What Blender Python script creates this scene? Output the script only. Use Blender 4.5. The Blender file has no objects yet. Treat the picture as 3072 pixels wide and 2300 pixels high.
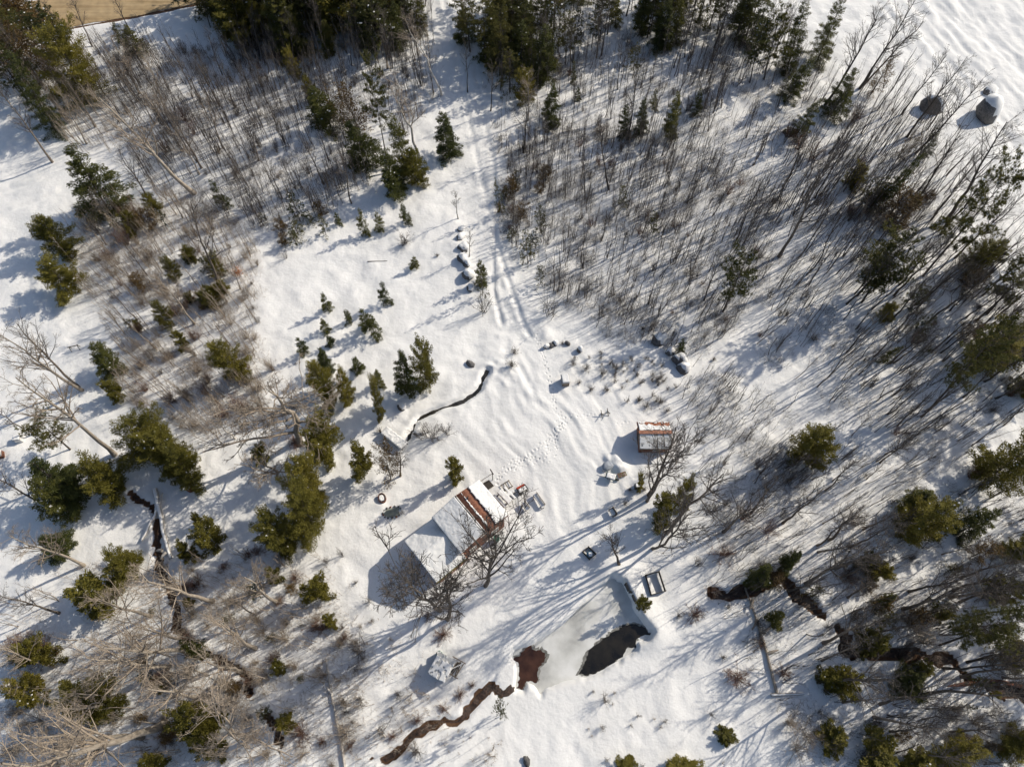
import bpy, math, random
import numpy as np
from mathutils import Matrix, Vector

# ------------------------------------------------------------------ camera, sky, sun
scene = bpy.context.scene
COL = scene.collection
rad = math.radians
CAM_H, FPX, NADIR = 80.0, 2131.0, 2150.0          # drone height, focal length in photo pixels, nadir row
TILT = math.atan((NADIR - 1150.0) / FPX)
cam = bpy.data.cameras.new('camera'); cam.sensor_fit = 'HORIZONTAL'; cam.sensor_width = 36.0
cam.lens = FPX / 3072.0 * 36.0; cam.clip_start = 0.5; cam.clip_end = 9000.0
camo = bpy.data.objects.new('camera', cam); COL.objects.link(camo)
camo.location = (0, 0, CAM_H); camo.rotation_euler = (TILT, 0, 0); scene.camera = camo

SUN_AZ, SUN_EL = rad(29.5), rad(35.5)             # azimuth measured from +x towards +y
world = bpy.data.worlds.new('World'); scene.world = world; world.use_nodes = True
wn = world.node_tree.nodes; wl = world.node_tree.links
sky = wn.new('ShaderNodeTexSky'); sky.sky_type = 'NISHITA'; sky.sun_disc = False
sky.sun_elevation = SUN_EL; sky.sun_rotation = math.pi / 2 - SUN_AZ
sky.air_density = 1.0; sky.dust_density = 1.5; sky.ozone_density = 1.0
wn['Background'].inputs['Strength'].default_value = 0.105
wl.new(sky.outputs[0], wn['Background'].inputs['Color'])
sun = bpy.data.lights.new('sun', 'SUN'); sun.energy = 3.85; sun.angle = rad(0.5); sun.color = (1.0, 0.915, 0.775)
suno = bpy.data.objects.new('sun', sun); COL.objects.link(suno)
sdir = Vector((math.cos(SUN_AZ) * math.cos(SUN_EL), math.sin(SUN_AZ) * math.cos(SUN_EL), math.sin(SUN_EL)))
suno.rotation_euler = sdir.to_track_quat('Z', 'Y').to_euler(); suno.location = (60, 40, 90)
vs = scene.view_settings; vs.view_transform = 'Standard'; vs.look = 'None'; vs.gamma = 1.0
vs.exposure = 0.0; vs.use_curve_mapping = False
scene.cycles.max_bounces = 5; scene.cycles.diffuse_bounces = 2; scene.cycles.adaptive_threshold = .03; scene.cycles.transparent_max_bounces = 4

rng = np.random.default_rng(7); random.seed(7)
ct, st = math.cos(TILT), math.sin(TILT)
D2S = 3072.0 / 2212.0

# ------------------------------------------------------------------ photo pixel <-> ground
def G(px, py, z=0.0):
    u, v = (px - 1536.0) / FPX, -(py - 1150.0) / FPX
    dx, dy, dz = u, v * ct + st, v * st - ct
    k = (z - CAM_H) / dz
    return np.array([k * dx, k * dy, z])
def P(w):
    x, y, z = w[0], w[1], w[2] - CAM_H
    cy, cz = y * ct + z * st, -y * st + z * ct
    return np.array([1536.0 + FPX * x / -cz, 1150.0 - FPX * cy / -cz])
def Gd(x, y, z=0.0): return G(x * D2S, y * D2S, z)
def poly_px(pts, z=0.0): return np.array([G(a, b, z)[:2] for a, b in pts])

# ------------------------------------------------------------------ noise
_T = np.random.default_rng(3).random((256, 256))
def vn(x, y, s, seed=0):
    x = np.asarray(x) / s + 37.7 * seed + 1000; y = np.asarray(y) / s + 91.3 * seed + 1000
    xi = np.floor(x).astype(int); yi = np.floor(y).astype(int); fx = x - xi; fy = y - yi
    fx = fx * fx * (3 - 2 * fx); fy = fy * fy * (3 - 2 * fy)
    a = _T[xi % 256, yi % 256]; b = _T[(xi + 1) % 256, yi % 256]
    c = _T[xi % 256, (yi + 1) % 256]; d = _T[(xi + 1) % 256, (yi + 1) % 256]
    return (a * (1 - fx) + b * fx) * (1 - fy) + (c * (1 - fx) + d * fx) * fy - 0.5
def sstep(a, b, x):
    t = np.clip((x - a) / (b - a), 0, 1); return t * t * (3 - 2 * t)
def dist_poly(x, y, pts, closed=False):
    best = np.full(np.shape(x), 1e9)
    n = len(pts)
    for i in range(n if closed else n - 1):
        ax, ay = pts[i]; bx, by = pts[(i + 1) % n]
        dx, dy = bx - ax, by - ay
        t = np.clip(((x - ax) * dx + (y - ay) * dy) / (dx * dx + dy * dy + 1e-9), 0, 1)
        best = np.minimum(best, np.hypot(x - ax - t * dx, y - ay - t * dy))
    return best
def inside(x, y, pts):
    r = np.zeros(np.shape(x), bool); n = len(pts)
    for i in range(n):
        ax, ay = pts[i]; bx, by = pts[(i + 1) % n]
        c = ((ay > y) != (by > y)) & (x < (bx - ax) * (y - ay) / (by - ay + 1e-12) + ax)
        r ^= c
    return r

# ------------------------------------------------------------------ layout of the land
STREAM_THIN = poly_px([(1462, 1112), (1449, 1138), (1436, 1166), (1420, 1184), (1393, 1202), (1350, 1216), (1310, 1230), (1280, 1245),
                       (1254, 1262), (1238, 1285), (1228, 1305), (1222, 1322)])
STREAM_EAST = poly_px([(2140, 1778), (2200, 1782), (2260, 1780), (2318, 1736), (2345, 1742), (2383, 1768), (2400, 1790), (2443, 1811),
                       (2480, 1857), (2518, 1880), (2536, 1910), (2528, 1942), (2560, 1965), (2600, 1960), (2675, 1955), (2760, 1963),
                       (2830, 1980), (2897, 2003), (2935, 2050), (2990, 2066), (3040, 2070), (3090, 2090)])
STREAM_SOUTH = poly_px([(1545, 2062), (1510, 2068), (1490, 2050), (1470, 2048), (1452, 2075), (1432, 2108), (1407, 2130), (1384, 2158), (1350, 2180), (1318, 2170),
                        (1277, 2172), (1240, 2198), (1212, 2240), (1170, 2262), (1092, 2272), (1027, 2248), (975, 2232), (953, 2238), (930, 2262)])
STREAM_WEST = poly_px([(395, 1488), (440, 1512), (466, 1545), (472, 1590), (476, 1630), (484, 1690), (500, 1750), (522, 1810), (535, 1880),
                       (590, 1950), (690, 2000), (738, 2028), (752, 2070), (775, 2100), (796, 2128), (822, 2180), (845, 2228), (866, 2274), (905, 2312)])
def meander(pts, amp, seed, sub=4):
    q = np.concatenate([pts[i] + (pts[i + 1] - pts[i]) * np.linspace(0, 1, sub, endpoint=False)[:, None] for i in range(len(pts) - 1)] + [pts[-1:]])
    d = np.gradient(q, axis=0); d /= np.linalg.norm(d, axis=1, keepdims=True) + 1e-9
    return q + np.stack([-d[:, 1], d[:, 0]], 1) * (amp * (2 * vn(q[:, 0], q[:, 1], 1.5, seed) + 1.2 * vn(q[:, 0], q[:, 1], .7, seed + 1)))[:, None]
STREAM_THIN = meander(STREAM_THIN, .14, 61); STREAM_EAST = meander(STREAM_EAST, .42, 63); STREAM_SOUTH = meander(STREAM_SOUTH, .36, 65); STREAM_WEST = meander(STREAM_WEST, .34, 67)
STREAMS = [(STREAM_THIN, 0.34, 0.45), (STREAM_EAST, .70, 0.7), (STREAM_SOUTH, .5, 0.55), (STREAM_WEST, .5, 0.65)]
PZ = -0.55
POND = poly_px([(1539, 1972), (1546, 1955), (1594, 1939), (1651, 1906), (1700, 1868), (1760, 1808), (1800, 1770), (1838, 1738), (1866, 1752), (1884, 1790),
                (1900, 1835), (1922, 1868), (1938, 1886), (1952, 1900), (1940, 1916), (1912, 1922), (1900, 1944), (1872, 1965), (1830, 1992), (1790, 2014), (1740, 2028),
                (1680, 2040), (1645, 2056), (1622, 2074), (1606, 2050), (1582, 2042), (1568, 2062), (1552, 2058), (1558, 2010), (1553, 1985)], PZ)
BANK = poly_px([(1846, 1728), (1880, 1742), (1897, 1785), (1914, 1830), (1936, 1862), (1956, 1888)], 0.3)
def P7(pts): return poly_px([(1500 + x * .2355, 1800 + y * .2355) for x, y in pts], PZ)
WATER_A = P7([(1015, 915), (1050, 850), (1090, 760), (1140, 640), (1230, 560), (1290, 500), (1350, 470), (1410, 420), (1500, 360), (1560, 330), (1690, 300), (1780, 320),
              (1850, 350), (1880, 400), (1915, 440), (1850, 436), (1770, 470), (1730, 530), (1735, 610), (1650, 590), (1600, 620), (1560, 710), (1450, 790),
              (1330, 870), (1200, 930), (1080, 957)])
WATER_B = P7([(165, 735), (240, 705), (280, 650), (350, 600), (400, 580), (432, 640), (500, 628), (560, 660), (588, 725), (550, 795), (490, 850), (470, 940),
              (485, 1000), (460, 1042), (400, 1020), (340, 1028), (320, 1090), (285, 1135), (150, 1135), (230, 1095), (240, 1045), (252, 990), (250, 900), (240, 800)])
RUTS = [poly_px(q) for q in (
    [(1310, -80), (1345, 60), (1370, 170), (1395, 300), (1440, 520), (1470, 640), (1500, 760), (1530, 860), (1565, 960), (1590, 1010)],
    [(1385, -80), (1400, 60), (1420, 170), (1440, 300), (1478, 480), (1490, 640), (1478, 760), (1480, 880), (1505, 970)])]
DRIVE_W = [poly_px(q) for q in ([(-60, 590), (120, 540), (260, 470)], [(-60, 660), (140, 590), (280, 520)])]
ROAD_EDGE = [G(-700, 300), G(-60, 132), G(258, 74), G(420, 46), G(575, 14), G(760, -28), G(1100, -95)]
WALKS = [([(1606, 1004), (1617, 1035), (1630, 1075), (1640, 1115), (1648, 1150), (1655, 1180), (1660, 1205), (1662, 1232), (1672, 1255), (1690, 1262)], 1),
         ([(1604, 1002), (1619, 1042), (1634, 1085), (1645, 1130), (1653, 1170), (1662, 1210), (1675, 1235), (1692, 1258)], 1),
         ([(1690, 1262), (1712, 1252), (1742, 1250), (1766, 1246), (1786, 1244)], 1),
         ([(1690, 1262), (1672, 1288), (1648, 1318), (1612, 1344), (1570, 1372), (1530, 1398), (1497, 1424), (1486, 1450)], 3),
         ([(1690, 1265), (1668, 1300), (1652, 1340), (1645, 1372), (1600, 1380), (1560, 1385), (1525, 1404)], 2),
         ([(1850, 1277), (1872, 1272), (1890, 1262)], 1)]
FOOT = []
_r = np.random.default_rng(11)
for pts, n in WALKS:
    w = poly_px(pts)
    for k in range(n):
        off = _r.normal(0, 0.28 if n > 1 else 0.05)
        for i in range(len(w) - 1):
            d = w[i + 1] - w[i]; L = np.hypot(*d); d = d / L; nrm = np.array([-d[1], d[0]])
            s = _r.uniform(0, .3); side = 1
            while s < L:
                q = w[i] + d * s + nrm * (side * 0.14 + off + _r.normal(0, .05 if n == 1 else .16))
                FOOT.append((q[0], q[1], math.atan2(d[1], d[0]) + _r.normal(0, .25), _r.uniform(.05, .10)))
                side = -side; s += _r.uniform(.34, .56)
MOUNDS = [(1846, 1388, 1.5, .5), (1870, 1402, 1.2, .4), (1826, 1378, .9, .35), (1560, 900, 4.0, .25), (1500, 1110, 3.5, .35), (1580, 1180, 3.0, .15), (1208, 1312, 1.4, .2),
          (1150, 1512, 1.6, .25), (1216, 1535, 1.2, .35), (1245, 1275, 1.6, .22), (1660, 1980, 2, .25), (1920, 1960, 2.0, .35),
          (1770, 2080, 2.4, .3), (1360, 660, 2.2, .35), (1372, 740, 2.2, .35), (1385, 800, 2.2, .35), (1640, 1010, 1.2, .2), (1090, 1580, 3, .2), (1000, 1000, 2, .15)]
MOUND_W = [(*G(a, b)[:2], r, h) for a, b, r, h in MOUNDS]
_a = G(2901, 0); _b = G(3068, 204); FIELD_ANG = math.atan2(_b[1] - _a[1], _b[0] - _a[0])
FIELD_LINE = poly_px([(2560, -60), (2800, 230), (3100, 560)])
YARD = G(1640, 1380)[:2]
def anis(x, y, ang, along, across, seed):
    c, s = np.cos(ang), np.sin(ang)
    return vn((x * c + y * s) / along, (-x * s + y * c) / across, 1.0, seed)

def base_h(x, y):
    x = np.asarray(x, float); y = np.asarray(y, float)
    z = 1.0 * vn(x, y, 38, 1) + 0.34 * vn(x, y, 9, 2)
    # keep the yard, the pond and the house plot nearly level
    flat = np.minimum(np.hypot((x - 4) / 15, (y - 12) / 12), np.hypot((x + 4.5) / 9, (y - 19) / 8))
    z = z * sstep(0.6, 1.6, flat)
    r = np.hypot(x, y - 45)
    return z * (1 - sstep(300, 900, r))
def hgt(x, y, want_dirt=False, fine=True, bridge=True):
    x = np.asarray(x, float); y = np.asarray(y, float)
    z = base_h(x, y)
    yd = np.hypot((x - YARD[0]) / 11, (y - YARD[1]) / 13)
    woods = sstep(.8, 1.4, yd)
    z = z + (0.07 + 0.22 * woods) * vn(x, y, 2.3, 3) + (0.02 + 0.13 * woods) * vn(x, y, .85, 4) - .10 * woods * np.maximum(vn(x, y, 1.3, 15) - .12, 0)
    z = z + (1 - woods) * 0.20 * anis(x + 2.2 * vn(x, y, 5, 16), y + 2.2 * vn(x, y, 5, 17), rad(-62), 3.0, .7, 5)
    # wind-carved open field, top right
    fx = sstep(-4, 10, (x - FIELD_LINE[0][0]) * math.sin(-FIELD_ANG) + (y - FIELD_LINE[0][1]) * math.cos(FIELD_ANG))
    side = (x - G(2700, 120)[0]) * 0.8 + (y - G(2700, 120)[1]) * 0.35
    fm = sstep(-6, 6, side)
    z = z + fm * (0.34 * anis(x, y, FIELD_ANG, 7.5, 1.0, 6) + .20 * anis(x, y, FIELD_ANG + .12, 3.4, .55, 7))
    for mx, my, mr, mh in MOUND_W:
        z = z + mh * np.exp(-((x - mx) ** 2 + (y - my) ** 2) / (mr * mr * .5)) * (1 + .7 * vn(x, y, .7, 12))
    for rt in RUTS + DRIVE_W:
        d = dist_poly(x, y, rt)
        z = z - 0.13 * (1 - sstep(.1, .42, d)) + 0.06 * np.exp(-((d - .65) / .25) ** 2)
    dirt = np.zeros(np.shape(x))
    wob = 0.45 * vn(x, y, .8, 8) + .8 * vn(x, y, 2.0, 9)
    for pts, w, dep in STREAMS:
        lo_, hi_ = pts.min(0) - 3, pts.max(0) + 3; bx = (x > lo_[0]) & (x < hi_[0]) & (y > lo_[1]) & (y < hi_[1]); d = np.full(np.shape(x), 9.)
        if not bx.any(): continue
        d[bx] = dist_poly(x[bx], y[bx], pts) + (wob * min(w, .8) * 1.1)[bx]
        if bridge and pts is not STREAM_THIN: d = d + 1.1 * np.maximum(vn(x, y, 3.0, 18) - (.03 if pts is STREAM_SOUTH else .22), 0) * 4
        z = z - dep * (1 - sstep(w * .45, w * .5 + .34, d)) + .10 * np.exp(-((d - w * .5 - .6) / .35) ** 2)
        if pts is not STREAM_THIN:
            dirt = np.maximum(dirt, 1 - sstep(w * .5 + .12, w * .5 + .3, d + .25 * vn(x, y, .5, 10)))
    dp = dist_poly(x, y, POND, True); ins = inside(x, y, POND)
    sd = np.where(ins, -dp, dp)
    db = dist_poly(x, y, BANK)
    z = np.where(sd < 8, z * sstep(0, 8, sd), z)
    z = z + .75 * (1 - sstep(0.0, 3.2, db)) * (sd > 0)
    edge = .22 * vn(x, y, .6, 13)
    z = np.where(sd + edge < .55, np.minimum(z, z * sstep(-.05, .55, sd + edge) + (PZ - .25) * (1 - sstep(-.05, .55, sd + edge))), z)
    rd = dist_poly(x, y, [q[:2] for q in ROAD_EDGE])
    above = np.zeros(np.shape(x), bool)
    for i in range(len(ROAD_EDGE) - 1):
        a, b = ROAD_EDGE[i], ROAD_EDGE[i + 1]
        above |= ((x >= a[0]) & (x < b[0]) & (y > a[1] + (b[1] - a[1]) * (x - a[0]) / (b[0] - a[0])))
    z = np.where(above & (rd < 30), z * sstep(0, 10, rd) * (rd > 9.4) - .22 + .42 * sstep(8.2, 9.4, rd), z * sstep(0, 4, rd) - .22 * (1 - sstep(0, .8, rd)))
    dirt = np.maximum(dirt, .85 * (1 - sstep(.2, .55, rd + .5 * vn(x, y, 1.2, 14))))
    if fine:
        for fx_, fy_, fa, fd in FOOT:
            m = (np.abs(x - fx_) < .4) & (np.abs(y - fy_) < .4)
            if m.any():
                dx, dy = x[m] - fx_, y[m] - fy_; c, s = math.cos(fa), math.sin(fa)
                q = np.hypot((dx * c + dy * s) / .17, (-dx * s + dy * c) / .10)
                z[m] += -fd * (1 - sstep(.35, 1.0, q)) + .02 * np.exp(-((q - 1.35) / .3) ** 2)
    if want_dirt:
        open_ = np.minimum(np.hypot((x - YARD[0]) / 14, (y - YARD[1]) / 15), np.hypot((x - G(1000, 860)[0]) / 14, (y - G(1000, 860)[1]) / 9))
        lit = sstep(.9, 1.5, open_) * (1 - fm) * sstep(-.3, .35, vn(x, y, 6, 51) + .5 * vn(x, y, 1.6, 52) + .1)  # twig litter mask that also paints the grey of twig shadows into woodland snow
        return z, dirt, lit
    return z
def ground_z(x, y): return float(hgt(np.array([x]), np.array([y]), fine=False)[0])
def on_ground(x, y): return np.array([x, y, ground_z(x, y)])

# ------------------------------------------------------------------ materials
def mat(name, build):
    m = bpy.data.materials.new(name); m.use_nodes = True
    build(m.node_tree.nodes, m.node_tree.links, m.node_tree.nodes['Principled BSDF']); return m
def ramp(n, stops):
    r = n.new('ShaderNodeValToRGB'); e = r.color_ramp.elements
    e[0].position, e[0].color = stops[0][0], (*stops[0][1], 1); e[1].position, e[1].color = stops[-1][0], (*stops[-1][1], 1)
    for p, c in stops[1:-1]: x = e.new(p); x.color = (*c, 1)
    return r
def noise(n, l, scale, detail=4, vec=None, coord='Object', rough=.55):
    t = n.new('ShaderNodeTexNoise'); t.inputs['Scale'].default_value = scale; t.inputs['Detail'].default_value = detail
    t.inputs['Roughness'].default_value = rough
    if vec is None:
        tc = n.new('ShaderNodeTexCoord'); vec = tc.outputs[coord]
    l.new(vec, t.inputs['Vector']); return t
def bump(n, l, src, strength, dist, b):
    bp = n.new('ShaderNodeBump'); bp.inputs['Strength'].default_value = strength; bp.inputs['Distance'].default_value = dist
    l.new(src, bp.inputs['Height']); l.new(bp.outputs[0], b.inputs['Normal'])
def grained(name, c0, c1, scale=6, rough=.85, stretch=None, bumps=.3, objrand=0.0, spec=.3):
    def f(n, l, b):
        vec = None
        if stretch:
            tc = n.new('ShaderNodeTexCoord'); mp = n.new('ShaderNodeMapping'); mp.inputs['Scale'].default_value = stretch
            l.new(tc.outputs['Object'], mp.inputs[0]); vec = mp.outputs[0]
        t = noise(n, l, scale, 5, vec); r = ramp(n, [(.3, c0), (.7, c1)]); l.new(t.outputs[0], r.inputs[0]); col = r.outputs[0]
        if objrand:
            oi = n.new('ShaderNodeObjectInfo'); h = n.new('ShaderNodeHueSaturation')
            mr = n.new('ShaderNodeMapRange'); mr.inputs[3].default_value = 1 - objrand; mr.inputs[4].default_value = 1 + objrand
            l.new(oi.outputs['Random'], mr.inputs[0]); l.new(mr.outputs[0], h.inputs['Value']); l.new(col, h.inputs['Color']); col = h.outputs[0]
        l.new(col, b.inputs['Base Color']); b.inputs['Roughness'].default_value = rough; b.inputs['Specular IOR Level'].default_value = spec
        if bumps: bump(n, l, t.outputs[0], bumps, .02, b)
    return mat(name, f)
def m_ground(n, l, b):
    at = n.new('ShaderNodeAttribute'); at.attribute_name = 'dirt'
    n1 = noise(n, l, 1.7, 8); n2 = noise(n, l, 14, 4); n3 = noise(n, l, .25, 3)
    snow = ramp(n, [(.3, (.80, .80, .79)), (.7, (.88, .875, .86))]); l.new(n3.outputs[0], snow.inputs[0])
    soil = ramp(n, [(.25, (.035, .022, .014)), (.5, (.10, .055, .032)), (.75, (.20, .12, .07))]); l.new(n2.outputs[0], soil.inputs[0])
    add = n.new('ShaderNodeMath'); add.operation = 'MULTIPLY_ADD'; add.inputs[1].default_value = .5; add.inputs[2].default_value = -.25
    l.new(n2.outputs[0], add.inputs[0])
    sm = n.new('ShaderNodeMath'); sm.operation = 'ADD'; l.new(add.outputs[0], sm.inputs[0]); l.new(at.outputs['Fac'], sm.inputs[1])
    st_ = ramp(n, [(.42, (0, 0, 0)), (.6, (1, 1, 1))]); l.new(sm.outputs[0], st_.inputs[0])
    mx = n.new('ShaderNodeMix'); mx.data_type = 'RGBA'
    l.new(st_.outputs[0], mx.inputs[0]); l.new(snow.outputs[0], mx.inputs[6]); l.new(soil.outputs[0], mx.inputs[7])
    la = n.new('ShaderNodeAttribute'); la.attribute_name = 'litter_shade'
    nf = noise(n, l, 11, 5, None, 'Object', .8); rf = ramp(n, [(.57, (0, 0, 0)), (.66, (1, 1, 1))]); l.new(nf.outputs[0], rf.inputs[0])
    mu = n.new('ShaderNodeMath'); mu.operation = 'MULTIPLY'; l.new(rf.outputs[0], mu.inputs[0]); l.new(la.outputs['Fac'], mu.inputs[1])
    m8 = n.new('ShaderNodeMath'); m8.operation = 'MULTIPLY'; m8.inputs[1].default_value = .55; l.new(mu.outputs[0], m8.inputs[0])
    mx2 = n.new('ShaderNodeMix'); mx2.data_type = 'RGBA'; l.new(m8.outputs[0], mx2.inputs[0]); l.new(mx.outputs[2], mx2.inputs[6]); mx2.inputs[7].default_value = (.16, .12, .085, 1); mx = mx2  # brown litter flecks darken the snow, with fine twig shade put into its colour
    l.new(mx.outputs[2], b.inputs['Base Color']); b.inputs['Roughness'].default_value = .75; b.inputs['Specular IOR Level'].default_value = .15
    bump(n, l, n1.outputs[0], .6, .14, b)
def m_snow(n, l, b):
    t = noise(n, l, 5, 5); r = ramp(n, [(.3, (.82, .82, .81)), (.7, (.88, .875, .86))]); l.new(t.outputs[0], r.inputs[0])
    l.new(r.outputs[0], b.inputs['Base Color']); b.inputs['Roughness'].default_value = .7; b.inputs['Specular IOR Level'].default_value = .15
    bump(n, l, t.outputs[0], .3, .05, b)
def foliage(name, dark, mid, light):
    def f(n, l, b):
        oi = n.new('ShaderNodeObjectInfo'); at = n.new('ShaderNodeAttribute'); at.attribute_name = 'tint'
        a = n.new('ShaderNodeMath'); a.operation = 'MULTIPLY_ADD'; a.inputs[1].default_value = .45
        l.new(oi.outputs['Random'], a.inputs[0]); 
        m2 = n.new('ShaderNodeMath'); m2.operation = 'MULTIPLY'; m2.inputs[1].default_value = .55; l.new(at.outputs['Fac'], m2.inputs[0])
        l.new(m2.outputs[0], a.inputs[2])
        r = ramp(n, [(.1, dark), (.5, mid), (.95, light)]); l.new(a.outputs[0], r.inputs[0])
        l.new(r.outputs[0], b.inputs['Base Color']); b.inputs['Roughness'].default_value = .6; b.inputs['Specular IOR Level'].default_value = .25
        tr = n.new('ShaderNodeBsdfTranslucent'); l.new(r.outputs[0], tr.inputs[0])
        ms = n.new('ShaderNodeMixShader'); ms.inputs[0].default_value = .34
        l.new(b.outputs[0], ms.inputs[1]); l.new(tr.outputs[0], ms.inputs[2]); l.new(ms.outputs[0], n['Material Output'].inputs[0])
    return mat(name, f)
M = dict(
    ground=mat('snowy ground', m_ground), snow=mat('snow', m_snow),
    spruce=foliage('spruce needles', (.032, .045, .016), (.085, .094, .024), (.175, .158, .036)),
    cedar=foliage('cedar sprays', (.065, .066, .014), (.155, .140, .026), (.260, .218, .040)),
    pine=foliage('pine needles', (.036, .048, .018), (.095, .098, .029), (.185, .160, .046)),
    rust=foliage('browned sprays', (.06, .04, .016), (.13, .085, .032), (.20, .13, .05)),
    leaf=foliage('dry orange leaves', (.42, .14, .03), (.55, .20, .045), (.65, .28, .07)),
    bark=grained('grey brown bark', (.10, .082, .066), (.235, .195, .16), 9, .9, (1, 1, .25), .5, .25),
    bark_dark=grained('dark bark', (.05, .042, .036), (.13, .11, .095), 9, .9, (1, 1, .25), .5, .25),
    bark_pale=grained('pale bark', (.24, .20, .16), (.44, .385, .32), 9, .9, (1, 1, .25), .4, .2),
    birch=grained('white birch bark', (.30, .27, .24), (.70, .66, .60), 7, .8, (1, 1, 2.5), .2, .1),
    twig=grained('twigs', (.085, .074, .066), (.165, .142, .125), 5, .9, None, 0, .25),
    twig_red=grained('reddish twigs', (.15, .085, .06), (.25, .15, .11), 5, .9, None, 0, .2),
    twig_pale=grained('pale twigs', (.26, .21, .16), (.42, .35, .28), 5, .9, None, 0, .2),
    rock=grained('granite', (.06, .06, .06), (.19, .18, .175), 5, .9, None, .6, .2),
    rust_metal=grained('rusty red sheet', (.27, .10, .06), (.48, .23, .14), 3.5, .55, (1, 1, 1), .15, .08, .4),
    grey_metal=grained('weathered grey sheet', (.42, .42, .41), (.70, .69, .66), 2.5, .5, (1, 1, 1), .15, .08, .4),
    board=grained('red brown boards', (.13, .05, .03), (.30, .14, .09), 4, .85, (6, 6, .7), .3, .12),
    wood=grained('weathered wood', (.13, .10, .075), (.30, .25, .20), 4, .85, (.8, 8, 8), .3, .18),
    dark_wood=grained('dark wood', (.035, .03, .026), (.10, .085, .07), 5, .85, (.8, 8, 8), .3, .15),
    moss=grained('mossy log', (.10, .09, .03), (.24, .19, .07), 6, .9, None, .4),
    green=grained('green paint', (.03, .11, .075), (.06, .17, .12), 4, .6, None, .1),
    red=grained('red paint', (.36, .035, .018), (.55, .07, .03), 5, .55, None, .1),
    blue=grained('blue plastic', (.03, .12, .20), (.06, .20, .30), 4, .4, None, .1),
    white=grained('white paint', (.62, .61, .58), (.78, .77, .74), 4, .6, None, .1),
    black=grained('black metal', (.018, .018, .018), (.05, .05, .05), 5, .5, None, .1),
    glass=mat('window glass', lambda n, l, b: (setattr(b.inputs['Base Color'], 'default_value', (.02, .025, .03, 1)), setattr(b.inputs['Roughness'], 'default_value', .05))),
)
def m_road(n, l, b):
    t = noise(n, l, .7, 6, None); t2 = noise(n, l, 9, 4)
    tc = n.new('ShaderNodeTexCoord'); mp = n.new('ShaderNodeMapping'); mp.inputs['Rotation'].default_value = (0, 0, -rad(13)); mp.inputs['Scale'].default_value = (.05, .9, 1)
    l.new(tc.outputs['Object'], mp.inputs[0]); t3 = noise(n, l, 1.0, 4, mp.outputs[0])
    r = ramp(n, [(.3, (.33, .23, .115)), (.5, (.46, .335, .185)), (.7, (.54, .41, .24))]); l.new(t3.outputs[0], r.inputs[0])
    r2 = ramp(n, [(.35, (.75, .75, .75)), (.65, (1, 1, 1))]); l.new(t.outputs[0], r2.inputs[0])
    mx = n.new('ShaderNodeMix'); mx.data_type = 'RGBA'; mx.blend_type = 'MULTIPLY'; mx.inputs[0].default_value = 1
    l.new(r.outputs[0], mx.inputs[6]); l.new(r2.outputs[0], mx.inputs[7]); l.new(mx.outputs[2], b.inputs['Base Color'])
    b.inputs['Roughness'].default_value = .95; bump(n, l, t2.outputs[0], .5, .03, b)
M['road'] = mat('sandy gravel', m_road)
def m_ice(n, l, b):
    t = noise(n, l, .35, 5); t2 = noise(n, l, 3, 5)
    r = ramp(n, [(.32, (.42, .42, .40)), (.5, (.63, .63, .60)), (.66, (.78, .78, .76))]); l.new(t.outputs[0], r.inputs[0])
    l.new(r.outputs[0], b.inputs['Base Color']); b.inputs['Roughness'].default_value = .45; bump(n, l, t2.outputs[0], .15, .02, b)
M['ice'] = mat('snow-dusted ice', m_ice)
def m_water(c0, c1, ro):
    def f(n, l, b):
        t = noise(n, l, .8, 5); r = ramp(n, [(.3, c0), (.7, c1)]); l.new(t.outputs[0], r.inputs[0]); l.new(r.outputs[0], b.inputs['Base Color'])
        b.inputs['Roughness'].default_value = ro; t2 = noise(n, l, 5, 3); bump(n, l, t2.outputs[0], .08, .02, b)
    return f
M['slush'] = grained('wet grey slush', (.10, .10, .09), (.34, .33, .30), 2.2, .3, None, .3)
M['water'] = mat('open dark water', m_water((.008, .008, .008), (.028, .024, .018), .06))
M['brown_water'] = mat('shallow brown water', m_water((.030, .014, .009), (.085, .040, .024), .1))
def m_bed(n, l, b):
    t = noise(n, l, 4.2, 8, None, 'Object', .75); r = ramp(n, [(.30, (.008, .006, .005)), (.46, (.030, .017, .011)), (.58, (.075, .040, .026)), (.72, (.17, .10, .07))])
    l.new(t.outputs[0], r.inputs[0]); l.new(r.outputs[0], b.inputs['Base Color']); b.inputs['Roughness'].default_value = .55; bump(n, l, t.outputs[0], .8, .12, b)
M['bed'] = mat('leaf-strewn stream bed', m_bed)
M['creek'] = mat('dark creek water', m_water((.012, .012, .012), (.05, .046, .04), .12))

# ------------------------------------------------------------------ mesh helpers
def raw_mesh(name, V, F, material, smooth=False, attr=None):
    """V (n,3); F list of (m,k) arrays"""
    V = np.asarray(V, np.float32); me = bpy.data.meshes.new(name)
    if isinstance(F, np.ndarray): F = [F]
    F = [np.asarray(f, np.int32) for f in F if len(f)]
    me.vertices.add(len(V)); me.vertices.foreach_set('co', V.ravel())
    nl = sum(f.size for f in F); me.loops.add(nl); me.loops.foreach_set('vertex_index', np.concatenate([f.ravel() for f in F]))
    ks = np.concatenate([np.full(len(f), f.shape[1], np.int32) for f in F])
    me.polygons.add(len(ks)); starts = np.concatenate([[0], np.cumsum(ks)[:-1]]).astype(np.int32)
    me.polygons.foreach_set('loop_start', starts)
    if smooth: me.polygons.foreach_set('use_smooth', np.ones(len(ks), bool))
    if attr:
        for k, a in attr.items():
            at = me.attributes.new(k, 'FLOAT', 'POINT'); at.data.foreach_set('value', np.asarray(a, np.float32))
    me.update(calc_edges=True); me.validate()
    me.materials.append(material); return me
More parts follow.
